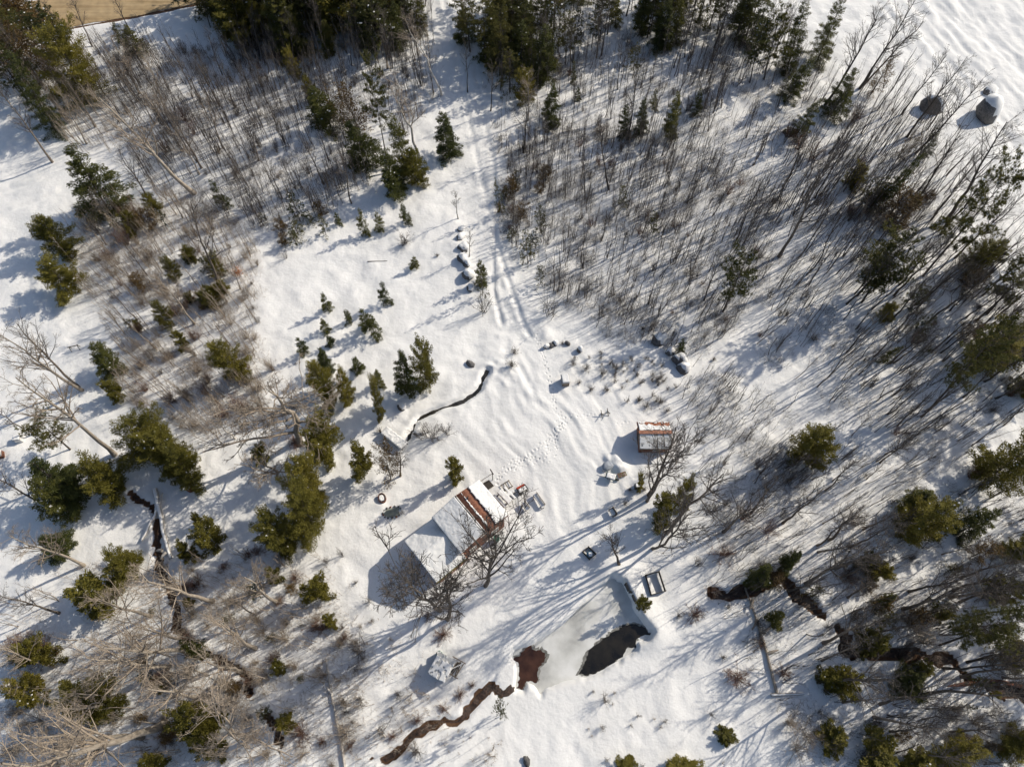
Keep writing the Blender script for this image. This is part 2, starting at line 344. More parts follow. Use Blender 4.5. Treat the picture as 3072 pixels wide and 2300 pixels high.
def link(name, data, parent=None):
    o = bpy.data.objects.new(name, data); COL.objects.link(o)
    if parent: o.parent = parent
    return o
def tag(o, label, cat, group=None):
    o['label'] = label; o['category'] = cat
    if group: o['group'] = group
    return o
def thing(name, label, cat, loc=(0, 0, 0), rz=0.0, group=None):
    o = link(name, None); o.location = loc; o.rotation_euler = (0, 0, rz); o.empty_display_size = .3
    return tag(o, label, cat, group)
def copy_tree(o, parent=None):
    c = o.copy(); COL.objects.link(c); c.parent = parent
    for ch in list(o.children): copy_tree(ch, c)
    return c
def tubes(Pt, R, sides=3):
    """Pt (n,k,3) R (n,k)"""
    n, k = Pt.shape[:2]
    T = np.gradient(Pt, axis=1); T /= np.linalg.norm(T, axis=2, keepdims=True) + 1e-9
    ref = np.where(np.abs(T[..., 2:3]) > .85, np.array([1., 0, 0]), np.array([0, 0, 1.]))
    U = np.cross(T, ref); U /= np.linalg.norm(U, axis=2, keepdims=True) + 1e-9
    W = np.cross(T, U)
    a = np.arange(sides) * 2 * math.pi / sides
    V = Pt[:, :, None, :] + R[:, :, None, None] * (np.cos(a)[:, None] * U[:, :, None, :] + np.sin(a)[:, None] * W[:, :, None, :])
    idx = np.arange(n * k * sides).reshape(n, k, sides)
    A = idx[:, :-1]; B = idx[:, 1:]
    F = np.stack([A, np.roll(A, -1, 2), np.roll(B, -1, 2), B], -1).reshape(-1, 4)
    return V.reshape(-1, 3), F
def join(parts):
    Vs, Fs, o = [], [], 0
    for V, F in parts:
        Vs.append(V); Fs.append(F + o); o += len(V)
    return np.concatenate(Vs), np.concatenate(Fs)
class MB:
    """collects boxes, bars and prisms for one mesh"""
    def __init__(s): s.V = []; s.Q = []; s.n = 0
    def add(s, V, Q):
        s.V.append(np.asarray(V, float)); s.Q += [[i + s.n for i in q] for q in Q]; s.n += len(V); return s
    def box(s, c, size, R=None):
        h = np.array(size) / 2.0; V = np.array([[x, y, z] for z in (-1, 1) for y in (-1, 1) for x in (-1, 1)]) * h
        if R is not None: V = V @ np.array(R).T
        return s.add(V + np.array(c), [(0, 2, 3, 1), (4, 5, 7, 6), (0, 1, 5, 4), (2, 6, 7, 3), (0, 4, 6, 2), (1, 3, 7, 5)])
    def bar(s, a, b, w, h=None):
        a = np.array(a, float); b = np.array(b, float); d = b - a; L = np.linalg.norm(d); x = d / L
        r = np.array([0, 0, 1.]) if abs(x[2]) < .95 else np.array([0, 1., 0])
        y = np.cross(r, x); y /= np.linalg.norm(y); z = np.cross(x, y)
        return s.box((a + b) / 2, (L, w, h or w), np.stack([x, y, z], 1))
    def cyl(s, a, b, r0, r1=None, n=10):
        a = np.array(a, float); b = np.array(b, float); r1 = r0 if r1 is None else r1
        V, F = tubes(np.stack([a, b])[None], np.array([[r0, r1]]), n)
        s.add(V, F.tolist()); k = s.n - 2 * n
        s.Q.append([k + i for i in range(n)][::-1]); s.Q.append([k + n + i for i in range(n)]); return s
    def prism(s, poly, y0, y1, ax=1):
        n = len(poly); V = []
        for y in (y0, y1):
            for p in poly: V.append((p[0], y, p[1]) if ax == 1 else ((y, p[0], p[1]) if ax == 0 else (p[0], p[1], y)))
        return s.add(V, [list(range(n)), list(range(2 * n - 1, n - 1, -1))] + [(i, i + n, (i + 1) % n + n, (i + 1) % n) for i in range(n)])
    def build(s, name, m, parent=None, smooth=False):
        me = bpy.data.meshes.new(name); me.from_pydata(np.concatenate(s.V).tolist(), [], s.Q); me.update(); me.materials.append(m)
        import bmesh
        bm = bmesh.new(); bm.from_mesh(me); bmesh.ops.recalc_face_normals(bm, faces=bm.faces); bm.to_mesh(me); bm.free()
        if smooth: me.polygons.foreach_set('use_smooth', [True] * len(me.polygons))
        return link(name, me, parent)
def snow_sheet(name, f, nu, nv, parent, thick=.16, mask=None, seed=1, m=None):
    """snow lying on the patch f(u,v)->xyz, u,v in 0..1; thickness fades and wobbles at its rim"""
    u, v = np.meshgrid(np.linspace(0, 1, nu), np.linspace(0, 1, nv), indexing='ij')
    B = f(u, v); keep = np.ones((nu, nv), bool) if mask is None else mask(u, v)
    e = keep.astype(float)
    for _ in range(2):
        p = np.pad(e, 1, mode='constant'); e = np.minimum(e, (p[:-2, 1:-1] + p[2:, 1:-1] + p[1:-1, :-2] + p[1:-1, 2:] + p[1:-1, 1:-1]) / 5)
    top = B.copy(); nz = vn(B[..., 0] + 50, B[..., 1] + 70, .5, seed) * .35 + vn(B[..., 0], B[..., 1], .16, seed + 3) * .2
    top[..., 2] += thick * np.sqrt(e) * (1 + nz) + .012
    bot = B.copy(); bot[..., 2] += .004
    idx = np.arange(nu * nv).reshape(nu, nv)
    c = keep[:-1, :-1] & keep[1:, :-1] & keep[1:, 1:] & keep[:-1, 1:]
    q = np.stack([idx[:-1, :-1], idx[1:, :-1], idx[1:, 1:], idx[:-1, 1:]], -1)[c]
    q2 = (q + nu * nv)[:, ::-1]
    cnt = {}
    for a in q:
        for i in range(4):
            k = (a[i], a[(i + 1) % 4]); cnt[k] = 1
    sk = [(b, a, a + nu * nv, b + nu * nv) for (a, b) in cnt if (b, a) not in cnt]
    me = raw_mesh(name, np.concatenate([top.reshape(-1, 3), bot.reshape(-1, 3)]), np.concatenate([q, q2, np.array(sk)]), m or M['snow'], True)
    return link(name, me, parent)

# ------------------------------------------------------------------ ground
def axis(lo, hi, step, flo, fhi, fstep):
    a = np.concatenate([np.arange(lo, flo, step), np.arange(flo, fhi, fstep), np.arange(fhi, hi + step, step)])
    g = step * 1.35 ** np.arange(1, 27); g = np.cumsum(g)
    return np.concatenate([lo - g[::-1], a, a[-1] + g])
fx = np.array([[f[0], f[1]] for f in FOOT])
ax_ = axis(-92, 92, .35, fx[:, 0].min() - .5, fx[:, 0].max() + .5, .09)
ay_ = axis(-9, 116, .33, fx[:, 1].min() - .5, fx[:, 1].max() + .5, .09)
gx, gy = np.meshgrid(ax_, ay_, indexing='ij')
gz, gd, gl = hgt(gx, gy, True)
idx = np.arange(gx.size).reshape(gx.shape)
gq = np.stack([idx[:-1, :-1], idx[1:, :-1], idx[1:, 1:], idx[:-1, 1:]], -1).reshape(-1, 4)
gme = raw_mesh('ground', np.stack([gx, gy, gz], -1).reshape(-1, 3), gq, M['ground'], True, {'dirt': gd.ravel(), 'litter_shade': gl.ravel()})
ground = link('ground', gme); ground['kind'] = 'structure'; ground['label'] = 'snow-covered ground of the clearing and woods'

def ribbon(name, pts, w, zf, m, wob=.25, seed=3, sub=6):
    pts = np.asarray(pts); q = []
    for i in range(len(pts) - 1):
        for k in range(sub): q.append(pts[i] + (pts[i + 1] - pts[i]) * k / sub)
    q.append(pts[-1]); q = np.array(q)
    d = np.gradient(q, axis=0); d /= np.linalg.norm(d, axis=1, keepdims=True); nrm = np.stack([-d[:, 1], d[:, 0]], 1)
    V = []
    for s in np.linspace(-1, 1, 5):
        hw = w * (1 + wob * vn(q[:, 0], q[:, 1], 1.0, seed))
        pp = q + nrm * (hw * s)[:, None]; V.append(np.column_stack([pp, zf(q[:, 0], q[:, 1])]))
    V = np.stack(V, 1); n = len(q); ix = np.arange(n * 5).reshape(n, 5)
    F = np.stack([ix[:-1, :-1], ix[1:, :-1], ix[1:, 1:], ix[:-1, 1:]], -1).reshape(-1, 4)
    o = link(name, raw_mesh(name, V.reshape(-1, 3), F, m, True)); o['kind'] = 'structure'; return o
for (pts, w, dep), lab, m in zip(STREAMS, ('narrow dark creek crossing the snow towards the footbridge', 'brown leaf-strewn stream winding through the shaded woods beyond the raised bed',
                                           'brown stream draining the pond past the tarpaper hut', 'brown ditch beneath the fallen white birch'), (M['creek'], M['bed'], M['bed'], M['bed'])):
    o = ribbon('stream', pts, w * .70, lambda x, y: hgt(x, y, fine=False, bridge=False) + .06 + .10 * vn(x, y, .6, 20), m, .35, 3, 2); o['label'] = lab
def flat_poly(name, pts, z, m, lab, sub=3, jit=.06):
    r = np.random.default_rng(len(pts)); q = []
    for i in range(len(pts)):
        a, b = pts[i], pts[(i + 1) % len(pts)]
        for k in range(sub): q.append(a + (b - a) * k / sub + (r.normal(0, jit, 2)))
    me = bpy.data.meshes.new(name); me.from_pydata([(x, y, z) for x, y in q], [], [list(range(len(q)))]); me.update()
    if me.polygons[0].normal.z < 0: me.flip_normals()
    me.materials.append(m); o = link(name, me); o['kind'] = 'structure'; o['label'] = lab; return o
c_ = POND.mean(0)
flat_poly('pond', c_ + (POND - c_) * 1.10, PZ, M['ice'], 'frozen pond with snow-dusted grey ice', 3, .02)
ca, cb = WATER_A.mean(0), WATER_B.mean(0)
flat_poly('pond_slush', ca + (WATER_A - ca) * 1.06 + [-.08, .06], PZ + .004, M['slush'], 'wet grey slush rimming the long open water', 4, .07)
flat_poly('pond_slush', cb + (WATER_B - cb) * 1.12 + [.12, .05], PZ + .004, M['slush'], 'wet grey slush rimming the brown open water', 4, .07)
flat_poly('open_water', WATER_A, PZ + .008, M['water'], 'long black patch of open water in the frozen pond')
flat_poly('open_water', WATER_B, PZ + .008, M['brown_water'], 'smaller brown patch of open water at the pond outlet')
re = np.array([q[:2] for q in ROAD_EDGE]); rd_ = np.gradient(re, axis=0); rd_ /= np.linalg.norm(rd_, axis=1, keepdims=True)
rn = np.stack([-rd_[:, 1], rd_[:, 0]], 1)
o = ribbon('road', re + rn * 4.6, 4.3, lambda x, y: np.full(np.shape(x), -.16), M['road'], .10, 5, 14); o['label'] = 'sandy tan dirt road bare of snow'

# ------------------------------------------------------------------ vegetation generators
def nrmz(v): return v / (np.linalg.norm(v, axis=-1, keepdims=True) + 1e-9)
def kids(r, Pt, R, m, t0, t1, ang, lenf, up, k, wob, rf, rmin, curve=.0, minlen=.15):
    n, kk = Pt.shape[:2]
    t = r.uniform(t0, t1, (n, m)); f = t * (kk - 1); i = np.minimum(f.astype(int), kk - 2); f = (f - i)[..., None]
    row = np.arange(n)[:, None]
    a, b = Pt[row, i], Pt[row, i + 1]; pos = a + (b - a) * f; tan = nrmz(b - a)
    rr = R[row, i] * (1 - f[..., 0]) + R[row, i + 1] * f[..., 0]
    pl = np.linalg.norm(np.diff(Pt, axis=1), axis=2).sum(1)[:, None]
    L = np.maximum(pl * lenf * (1.15 - .75 * t) * r.uniform(.65, 1.35, (n, m)), minlen)
    perp = nrmz(np.cross(tan, r.normal(size=(n, m, 3))))
    an = rad(ang) * r.uniform(.7, 1.3, (n, m, 1))
    d = tan * np.cos(an) + perp * np.sin(an); d[..., 2] += up; d = nrmz(d).reshape(-1, 3)
    pos = pos.reshape(-1, 3); L = L.reshape(-1, 1); rr = np.maximum(rr.reshape(-1) * rf, rmin)
    Q = [pos]
    for _ in range(k - 1):
        Q.append(Q[-1] + d * L / (k - 1)); d = d + r.normal(0, wob, d.shape); d[:, 2] += curve; d = nrmz(d)
    Q = np.stack(Q, 1); tp = np.linspace(1, .35, k)
    return Q, np.maximum(rr[:, None] * tp, rmin * .7)
def bare_tree(seed, H, kind):
    r = np.random.default_rng(seed)
    k = 9; z = np.linspace(0, 1, k)
    wob = {'tall': .012, 'spread': .02, 'birch': .03, 'gnarl': .03}[kind] * H
    xy = np.cumsum(r.normal(0, wob, (k, 2)), 0) * .6; xy -= xy[0]
    top = {'tall': .96, 'spread': .72, 'birch': .95, 'gnarl': .8}[kind]
    T = np.column_stack([xy, -.3 + (H * top + .3) * z])[None]
    r0 = {'tall': .0125, 'spread': .0085, 'birch': .010, 'gnarl': .015}[kind] * H
    R = (r0 * (1 - .86 * z ** .9) + .008)[None]; R[0, 0] *= 1.35
    tv = tubes(T, R, 7)
    if kind == 'tall':
        a = kids(r, T, R, 22, .40, .98, 46, .30, .25, 6, .09, .55, .014, .05)
        b = kids(r, *a, 7, .25, .98, 42, .42, .12, 4, .12, .55, .010, .04)
        c = kids(r, *b, 5, .2, 1, 40, .5, .1, 3, .12, .6, .0075)
    elif kind == 'birch':
        a = kids(r, T, R, 17, .38, .98, 36, .36, .3, 6, .10, .5, .012, .06)
        b = kids(r, *a, 6, .3, .98, 38, .42, .1, 4, .14, .5, .009, .02)
        c = kids(r, *b, 5, .2, 1, 42, .5, .0, 3, .12, .6, .007)
    elif kind == 'spread':
        a = kids(r, T, R, 15, .15, .97, 33, .55, .45, 7, .08, .6, .014, .09)
        b0 = kids(r, *a, 6, .25, .98, 36, .46, .25, 5, .10, .6, .011, .06)
        b = (np.concatenate([b0[0]]), b0[1])
        c0 = kids(r, *b, 4, .2, 1, 38, .55, .15, 4, .13, .6, .009, .03)
        c = kids(r, *c0, 3, .2, 1, 40, .5, .1, 3, .12, .6, .007)
        a = (a[0], a[1]); mid = c0
    else:
        a = kids(r, T, R, 13, .2, .97, 52, .46, .2, 7, .20, .6, .025, .05)
        b0 = kids(r, *a, 6, .25, .98, 52, .5, .1, 5, .22, .6, .016, .02); b = b0
        mid = kids(r, *b, 5, .2, 1, 48, .5, .1, 4, .2, .6, .010, .0)
        c = kids(r, *mid, 4, .2, 1, 45, .5, .0, 3, .15, .6, .008)
    parts = [tubes(*a, 5), tubes(*b, 4), tubes(*c, 3)]
    if kind in ('spread', 'gnarl'): parts.append(tubes(*mid, 3))
    return tv, join(parts)
def sapling_geo(seed, H):
    r = np.random.default_rng(seed); k = 6; z = np.linspace(0, 1, k)
    xy = np.cumsum(r.normal(0, .012 * H, (k, 2)), 0); xy -= xy[0]
    T = np.column_stack([xy, -.2 + (H + .2) * z])[None]; R = ((.0060 * H + .010) * (1 - .72 * z))[None]
    a = kids(r, T, R, 8, .35, .98, 30, .26, .3, 4, .08, .55, .008, .05)
    b = kids(r, *a, 2, .3, 1, 36, .45, .1, 3, .1, .6, .006)
    return join([tubes(T, R, 4), tubes(*a, 3), tubes(*b, 3)])
def shrub_geo(seed, H, n, spread, lite=False):
    r = np.random.default_rng(seed); k = 5
    az = r.uniform(0, 6.283, n); el = rad(90) - np.abs(r.normal(0, spread, n)); L = H * r.uniform(.6, 1.1, n)
    d = np.stack([np.cos(az) * np.cos(el), np.sin(az) * np.cos(el), np.sin(el)], 1)
    p = np.column_stack([r.normal(0, .06 * H, (n, 2)), np.full(n, -.1)]); Q = [p]
    for _ in range(k - 1):
        Q.append(Q[-1] + d * L[:, None] / (k - 1)); d = nrmz(d + r.normal(0, .1, d.shape) + [0, 0, .05])
    T = np.stack(Q, 1); R = np.linspace(1, .35, k)[None] * (.006 * H + .008) * r.uniform(.7, 1.2, (n, 1))
    if lite:
        a = kids(r, T[:, ::2], R[:, ::2], 6, .25, 1, 36, .40, .1, 3, .13, .7, .009, .03)
        return join([tubes(T[:, ::2], R[:, ::2], 3), tubes(*a, 3)])
    a = kids(r, T, R, 6, .25, 1, 36, .38, .1, 4, .13, .6, .007, .03)
    b = kids(r, *a, 4, .2, 1, 38, .45, .05, 3, .12, .6, .006)
    return join([tubes(T, R, 4), tubes(*a, 3), tubes(*b, 3)])
def conifer(seed, H, Rm, kind, nsp):
    r = np.random.default_rng(seed)
    zb = {'spruce': .05, 'cedar': .04, 'pine': .38, 'sparse': .12}[kind] * H
    nl = max(8, int((H - zb) / {'spruce': .15 + .030 * H, 'cedar': .16 + .032 * H, 'pine': .55, 'sparse': .3}[kind]))
    m = {'spruce': 6, 'cedar': 6, 'pine': 5, 'sparse': 5}[kind]
    u = np.repeat(np.linspace(0, .985, nl), m) + r.normal(0, .006, nl * m); u = np.clip(u, 0, .99)
    N = len(u); az = r.uniform(0, 6.283, N)
    if kind == 'spruce': prof = (1 - u) ** .82 * (1 - .25 * np.exp(-u * 14))
    elif kind == 'cedar': prof = np.clip(1 - u ** 1.5, 0, 1) ** .72 * (.74 + .26 * np.sin(np.clip(u * 2.6, 0, 3.1)))
    elif kind == 'sparse': prof = (1 - u) ** .7 * r.uniform(.5, 1.1, N)
    else: prof = (np.sin(np.clip(u * 2.3 + .55, 0, 3.0)) ** .8) * r.uniform(.45, 1.15, N)
    lob = 1 + .30 * np.sin(az * 2 + r.uniform(0, 6)) * r.uniform(.3, 1) + .22 * np.sin(az * 3 + r.uniform(0, 6) + u * 5)
    L = Rm * prof * lob * (r.uniform(.62, 1.16, N) if kind != 'cedar' else r.uniform(.5, 1.22, N)) + .06 * Rm
    el = {'spruce': np.radians(-14 + 52 * u), 'cedar': np.radians(8 + 50 * u), 'pine': np.radians(0 + 48 * u), 'sparse': np.radians(-5 + 50 * u)}[kind] + r.normal(0, .08, N)
    z0 = zb + (H - zb) * u
    fw = np.stack([np.cos(az), np.sin(az), np.zeros(N)], 1); sd = np.stack([-np.sin(az), np.cos(az), np.zeros(N)], 1)
    te = np.tan(el)
    def path(i, t): return fw[i] * (L[i] * t)[:, None] + np.stack([np.zeros(len(i)), np.zeros(len(i)), z0[i] + L[i] * (te[i] * t - .30 * t ** 2 + .22 * t ** 3)], 1)
    p = L ** 1.35; p /= p.sum()
    if kind in ('pine', 'sparse'):
        nt = nsp // 18; i = r.choice(N, nt, p=p); t = r.uniform(.3, 1.02, nt) ** .75
        s = r.uniform(-1, 1, nt) * .30 * L[i] * (1.1 - .6 * t)
        c = path(i, t) + sd[i] * s[:, None] + r.normal(0, .06, (nt, 3))
        c = np.repeat(c, 18, 0); ii = np.repeat(i, 18)
        d = nrmz(r.normal(0, .8, (len(c), 3)) + fw[ii] * .7 + [0, 0, .5])
        ls = {'pine': .30, 'sparse': .22}[kind] * r.uniform(.6, 1.15, len(c)); w = ls * .085
        tint = np.repeat(r.random(nt), 18) * .7 + r.random(len(c)) * .3
    else:
        i = r.choice(N, nsp, p=p); t = r.uniform(.05, 1.03, nsp) ** .62
        wl_ = .27 * L[i] * (1.12 - .72 * t); s = r.uniform(-1, 1, nsp)
        c = path(i, t) + sd[i] * (s * wl_)[:, None]; c[:, 2] -= np.abs(s) * wl_ * .28; c += r.normal(0, .03 + .006 * H, c.shape)
        if kind == 'cedar': c[:, 2] += r.normal(0, .05 * Rm, nsp)
        d = nrmz(fw[i] * .85 + sd[i] * (s * .8)[:, None] + r.normal(0, .33, (nsp, 3)) + [0, 0, -.05 if kind == 'spruce' else .25])
        ls = np.clip(.09 + .013 * H, .12, .215) * r.uniform(.55, 1.25, nsp); w = ls * (.20 if kind == 'spruce' else .23)
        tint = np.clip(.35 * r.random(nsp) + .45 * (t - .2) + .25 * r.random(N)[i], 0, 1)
    n = nrmz(np.array([0, 0, 1.]) + r.normal(0, .6, d.shape)); wv = nrmz(np.cross(d, n)) * w[:, None]
    A = c; B = c + d * (ls * .45)[:, None] + wv; Cc = c + d * ls[:, None]; Dd = c + d * (ls * .45)[:, None] - wv
    V = np.stack([A, B, Cc, Dd], 1).reshape(-1, 3); F = np.arange(len(V)).reshape(-1, 4)
    # trunk with a few bough stems
    zt = np.linspace(0, 1, 7); T = np.column_stack([np.cumsum(r.normal(0, .006 * H, (7, 2)), 0) * .5, -.3 + (H * .98 + .3) * zt])[None]
    Rt = ((.0105 * H + .025) * (1 - .92 * zt))[None]
    jb = r.choice(N, min(N, 70), replace=False); tt = np.array([.02, .5, .9])
    Pb = np.stack([path(jb, np.full(len(jb), q)) for q in tt], 1); Rb = np.tile(np.array([.012, .008, .004]) * (H * .12 + .6), (len(jb), 1))
    trunk = join([tubes(T, Rt, 7), tubes(Pb, Rb, 3)])
    # lumps of snow still lying on boughs
    ns = int(10 + 1.6 * H); js = r.choice(N, ns, p=p); q = path(js, r.uniform(.45, .95, ns)); q[:, 2] += .06
    sr = (.04 + .009 * H) * r.uniform(.5, 1.3, ns); an = np.arange(5) * 1.2566
    ring = q[:, None, :] + sr[:, None, None] * np.stack([np.cos(an), np.sin(an), an * 0 - .3], 1)[None] * r.uniform(.6, 1.3, (ns, 5, 1))
    Sv = np.concatenate([q[:, None, :] + np.stack([sr * 0, sr * 0, sr * .5], 1)[:, None, :], ring], 1).reshape(-1, 3)
    b6 = (np.arange(ns) * 6)[:, None]
    Sf = np.concatenate([np.stack([b6[:, 0], b6[:, 0] + 1 + k, b6[:, 0] + 1 + (k + 1) % 5], 1) for k in range(5)])
    return trunk, (V, F, np.repeat(tint, 4)), (Sv, Sf)

CON = {}
def con_variants(kind, name, H, Rm, nsp, mats, n, seed):
    out = []
    for k in range(n):
        tr, (V, F, tn), (Sv, Sf) = conifer(seed + k, H, Rm, kind, nsp)
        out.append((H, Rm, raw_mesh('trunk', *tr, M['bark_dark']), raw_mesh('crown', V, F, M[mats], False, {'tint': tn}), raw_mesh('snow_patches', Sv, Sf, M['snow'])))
    CON[name] = out
con_variants('spruce', 'young', 3.2, 1.05, 5000, 'spruce', 4, 100)
con_variants('spruce', 'spruce', 9, 2.4, 15000, 'spruce', 4, 120)
con_variants('cedar', 'cedar', 7, 2.3, 18000, 'cedar', 4, 140)
con_variants('cedar', 'big', 12, 3.6, 30000, 'cedar', 2, 150)
con_variants('cedar', 'round', 2.2, 1.0, 8000, 'cedar', 3, 160)
con_variants('cedar', 'rust', 4.5, 1.4, 3000, 'rust', 2, 170)
con_variants('pine', 'pine', 15, 3.4, 26000, 'pine', 4, 180)
con_variants('sparse', 'sparse', 5, 1.7, 3600, 'pine', 3, 190)
con_variants('spruce', 'tall', 15, 2.7, 22000, 'spruce', 2, 200)

BARE = {}
for name, kind, H, n, seed, mb, mt in (('tall', 'tall', 14, 4, 300, 'bark', 'twig'), ('pale', 'tall', 13, 4, 320, 'bark_pale', 'twig_pale'), ('birch', 'birch', 11, 3, 340, 'birch', 'twig_pale'),
                                      ('spread', 'spread', 9, 3, 360, 'bark', 'twig'), ('gnarl', 'gnarl', 9, 2, 380, 'bark_pale', 'twig_pale'), ('dark', 'tall', 14, 3, 400, 'bark_dark', 'twig')):
    BARE[name] = [(H, raw_mesh('trunk', *t, M[mb], True), raw_mesh('branches', *b, M[mt])) for t, b in (bare_tree(seed + k, H, kind) for k in range(n))]
SAPH = (2.4, 3.0, 3.6, 4.2, 4.8, 5.4, 6.0, 6.6, 7.4, 8.2, 9.0, 10.2, 11.5)
SAP = [(h, sapling_geo(500 + i, h)) for i, h in enumerate(SAPH)]
SAPM = [(h, raw_mesh('sapling', *g, M['twig'])) for h, g in SAP]
SAPP = [(h, raw_mesh('sapling', *g, M['twig_pale'])) for h, g in SAP]
SHR = {k: [raw_mesh('shrub', *shrub_geo(700 + i + s, H, n, sp), M[m]) for i in range(3)] for k, s, H, n, sp, m in
       (('fan', 0, 3.0, 14, .32, 'twig'), ('ball', 10, 2.0, 34, .75, 'twig'), ('red', 20, 2.6, 26, .5, 'twig_red'), ('pale', 30, 3.4, 30, .6, 'twig_pale'), ('brown', 40, 1.3, 46, .9, 'twig_red'))}

# ------------------------------------------------------------------ naming by place
LM = [('the rust-roofed house', 1400, 1600), ('the small rusty-roofed shed', 1966, 1310), ('the frozen pond', 1740, 1930), ('the tarpaper hut', 1330, 1995), ('the snowy footbridge', 1185, 1318),
      ('the orange-leaved sapling', 718, 820), ('the fallen white birch', 495, 1570), ('the snow-capped boulder row', 1378, 760), ('the dark boulder cluster', 2012, 1068), ('the well box', 1696, 1142),
      ('the sandy road', 330, 50), ('the white-limbed birch', 1260, 480), ('the long fallen trunk', 2290, 1920), ('the fallen birch pole', 1010, 2120), ('the field boulders', 2850, 330),
      ('the raised bed frame', 1964, 1750), ('the brown east stream bend', 2535, 1930), ('the gnarled pale tree', 880, 1250), ('the young spruce row', 1080, 940), ('the driveway mouth', 1390, 60),
      ('the sunlit meadow edge', 850, 740), ('the brown south stream', 1200, 2250), ('the dark west ditch', 780, 2110), ('the twin-trunk tree by the lane', 245, 1170), ('the leaning pine trunk over the snow', 490, 2170),
      ('the shaded east slope', 2750, 1250), ('the trees at the field edge', 2600, 300), ('the sapling thicket', 1800, 600), ('the blue-shadowed lane', 100, 620), ('the stream mouth in the east woods', 2980, 2066),
      ('the alder clumps by the creek', 1300, 1310), ('the birch thicket', 560, 330), ('the north pine stand', 1480, 180), ('the low white box', 60, 1316), ('the far east pines', 2990, 1400)]
LMW = [(n, *G(a, b)[:2]) for n, a, b in LM]
_o = 'first second third fourth fifth sixth seventh eighth ninth tenth eleventh twelfth thirteenth fourteenth fifteenth sixteenth seventeenth eighteenth nineteenth'.split()
ORD = ['nearest'] + [w + ' nearest' for w in _o[1:]] + [p_ + (' nearest' if j == 0 else '') for p_ in () for j in range(1)]
for tens, tenth in (('twenty', 'twentieth'), ('thirty', 'thirtieth'), ('forty', 'fortieth'), ('fifty', 'fiftieth')): ORD += [tenth + ' nearest'] + [f'{tens}-{w} nearest' for w in _o[:9]]
PENDING = []
def defer(o, phrase, cat, group): PENDING.append((o, phrase, cat, group))
def name_all():
    g = {}
    for o, ph, cat, grp in PENDING:
        x, y = o.location.x, o.location.y
        nm, d = min(((n, math.hypot(x - a, y - b)) for n, a, b in LMW), key=lambda q: q[1])
        g.setdefault((ph, nm), []).append((d, o, cat, grp))
    for (ph, nm), L in g.items():
        L.sort(key=lambda q: q[0])
        for k, (d, o, cat, grp) in enumerate(L):
            if len(L) == 1: tag(o, f'{ph} beside {nm}' if d < 7 else f'{ph} growing closest to {nm}', cat, grp)
            else: tag(o, f'{ph}, {ORD[min(k, len(ORD) - 1)]} to {nm}', cat, grp)

# ------------------------------------------------------------------ houses and yard things
R40 = rad(40)
hc = np.mean([G(*q, 5.2)[:2] for q in ((1291.8, 1549.4), (1383.5, 1655), (1437, 1445), (1529, 1547))], 0)
house = thing('house', 'small house with rust-red metal roof half buried in snow', 'house', (hc[0], hc[1], 0), R40)
A, B_, EV, RG = 3.2, 2.5, 5.2, 6.1               # half span, half ridge length, eave and ridge height
XA, XB, XE, XR = -6.95, 2.8, 3.4, 5.0              # wing: far end, half width, eave, ridge
ov = .35
MB().prism([(-A + ov, -.4), (A - ov, -.4), (A - ov, EV - .12), (0, RG - .22), (-A + ov, EV - .12)], -B_ + .3, B_ - .3).build('wall', M['board'], house)
MB().prism([(-XB + .3, -.4), (XB - .3, -.4), (XB - .3, XE - .12), (0, XR - .2), (-XB + .3, XE - .12)], XA + .35, -A + ov + .3, 0).build('wing_wall', M['board'], house)
def sheets(parent, x0, z0, x1, z1, y0, y1, n, m, name='roof_sheet', ribs=7, amp=.018):
    """corrugated sheets on the slope from ridge (x0,z0) down to eave (x1,z1), side by side along y"""
    w = (y1 - y0) / n; nn = ribs * 4 + 1
    yy = np.linspace(-w / 2 * 1.02, w / 2 * 1.02, nn); zz = amp * np.cos(np.linspace(0, ribs * 2 * math.pi, nn))
    V = []; 
    for off in (0, -.02):
        for x, z in ((x0, z0), (x1, z1)): V.append(np.column_stack([np.full(nn, x), yy, z + zz + off]))
    V = np.concatenate(V); i = np.arange(nn - 1)
    F = np.concatenate([np.stack([i, i + 1, i + 1 + nn, i + nn], 1), np.stack([i + 2 * nn, i + 3 * nn, i + 1 + 3 * nn, i + 1 + 2 * nn], 1),
                        np.array([[0, nn, 3 * nn, 2 * nn], [nn - 1, 3 * nn - 1, 4 * nn - 1, 2 * nn - 1]]),
                        np.stack([i + nn, i + 1 + nn, i + 1 + 3 * nn, i + 3 * nn], 1), np.stack([i, i + 2 * nn, i + 1 + 2 * nn, i + 1], 1)])
    me = raw_mesh(name, V, F, m)
    for k in range(n):
        o = link(name, me, parent); o.location = (0, y0 + w * (k + .5), .004 * (k % 2))
def slope(x0, z0, x1, z1, y0, y1):
    return lambda u, v: np.stack([x0 + (x1 - x0) * u, y0 + (y1 - y0) * v, z0 + (z1 - z0) * u + .025], -1)
sheets(house, -.02, RG, -A, EV, -B_, B_, 6, M['rust_metal']); sheets(house, .02, RG, A, EV, -B_, B_, 6, M['rust_metal'])
snow_sheet('snow_cover', slope(-.10, RG, -A - .04, EV, -B_ - .02, B_ + .02), 48, 60, house, .20, None, 1)
def msk(u, v):
    rag = .05 * vn(u * 0 + 3, v * 20, 1.0, 2) + .035 * vn(u * 0 + 9, v * 60, 1.0, 3)
    return (u > .46 + .05 * v + rag)
snow_sheet('snow_cover', slope(.04, RG, A + .05, EV, -B_ - .02, B_ + .02), 60, 80, house, .20, msk, 2)
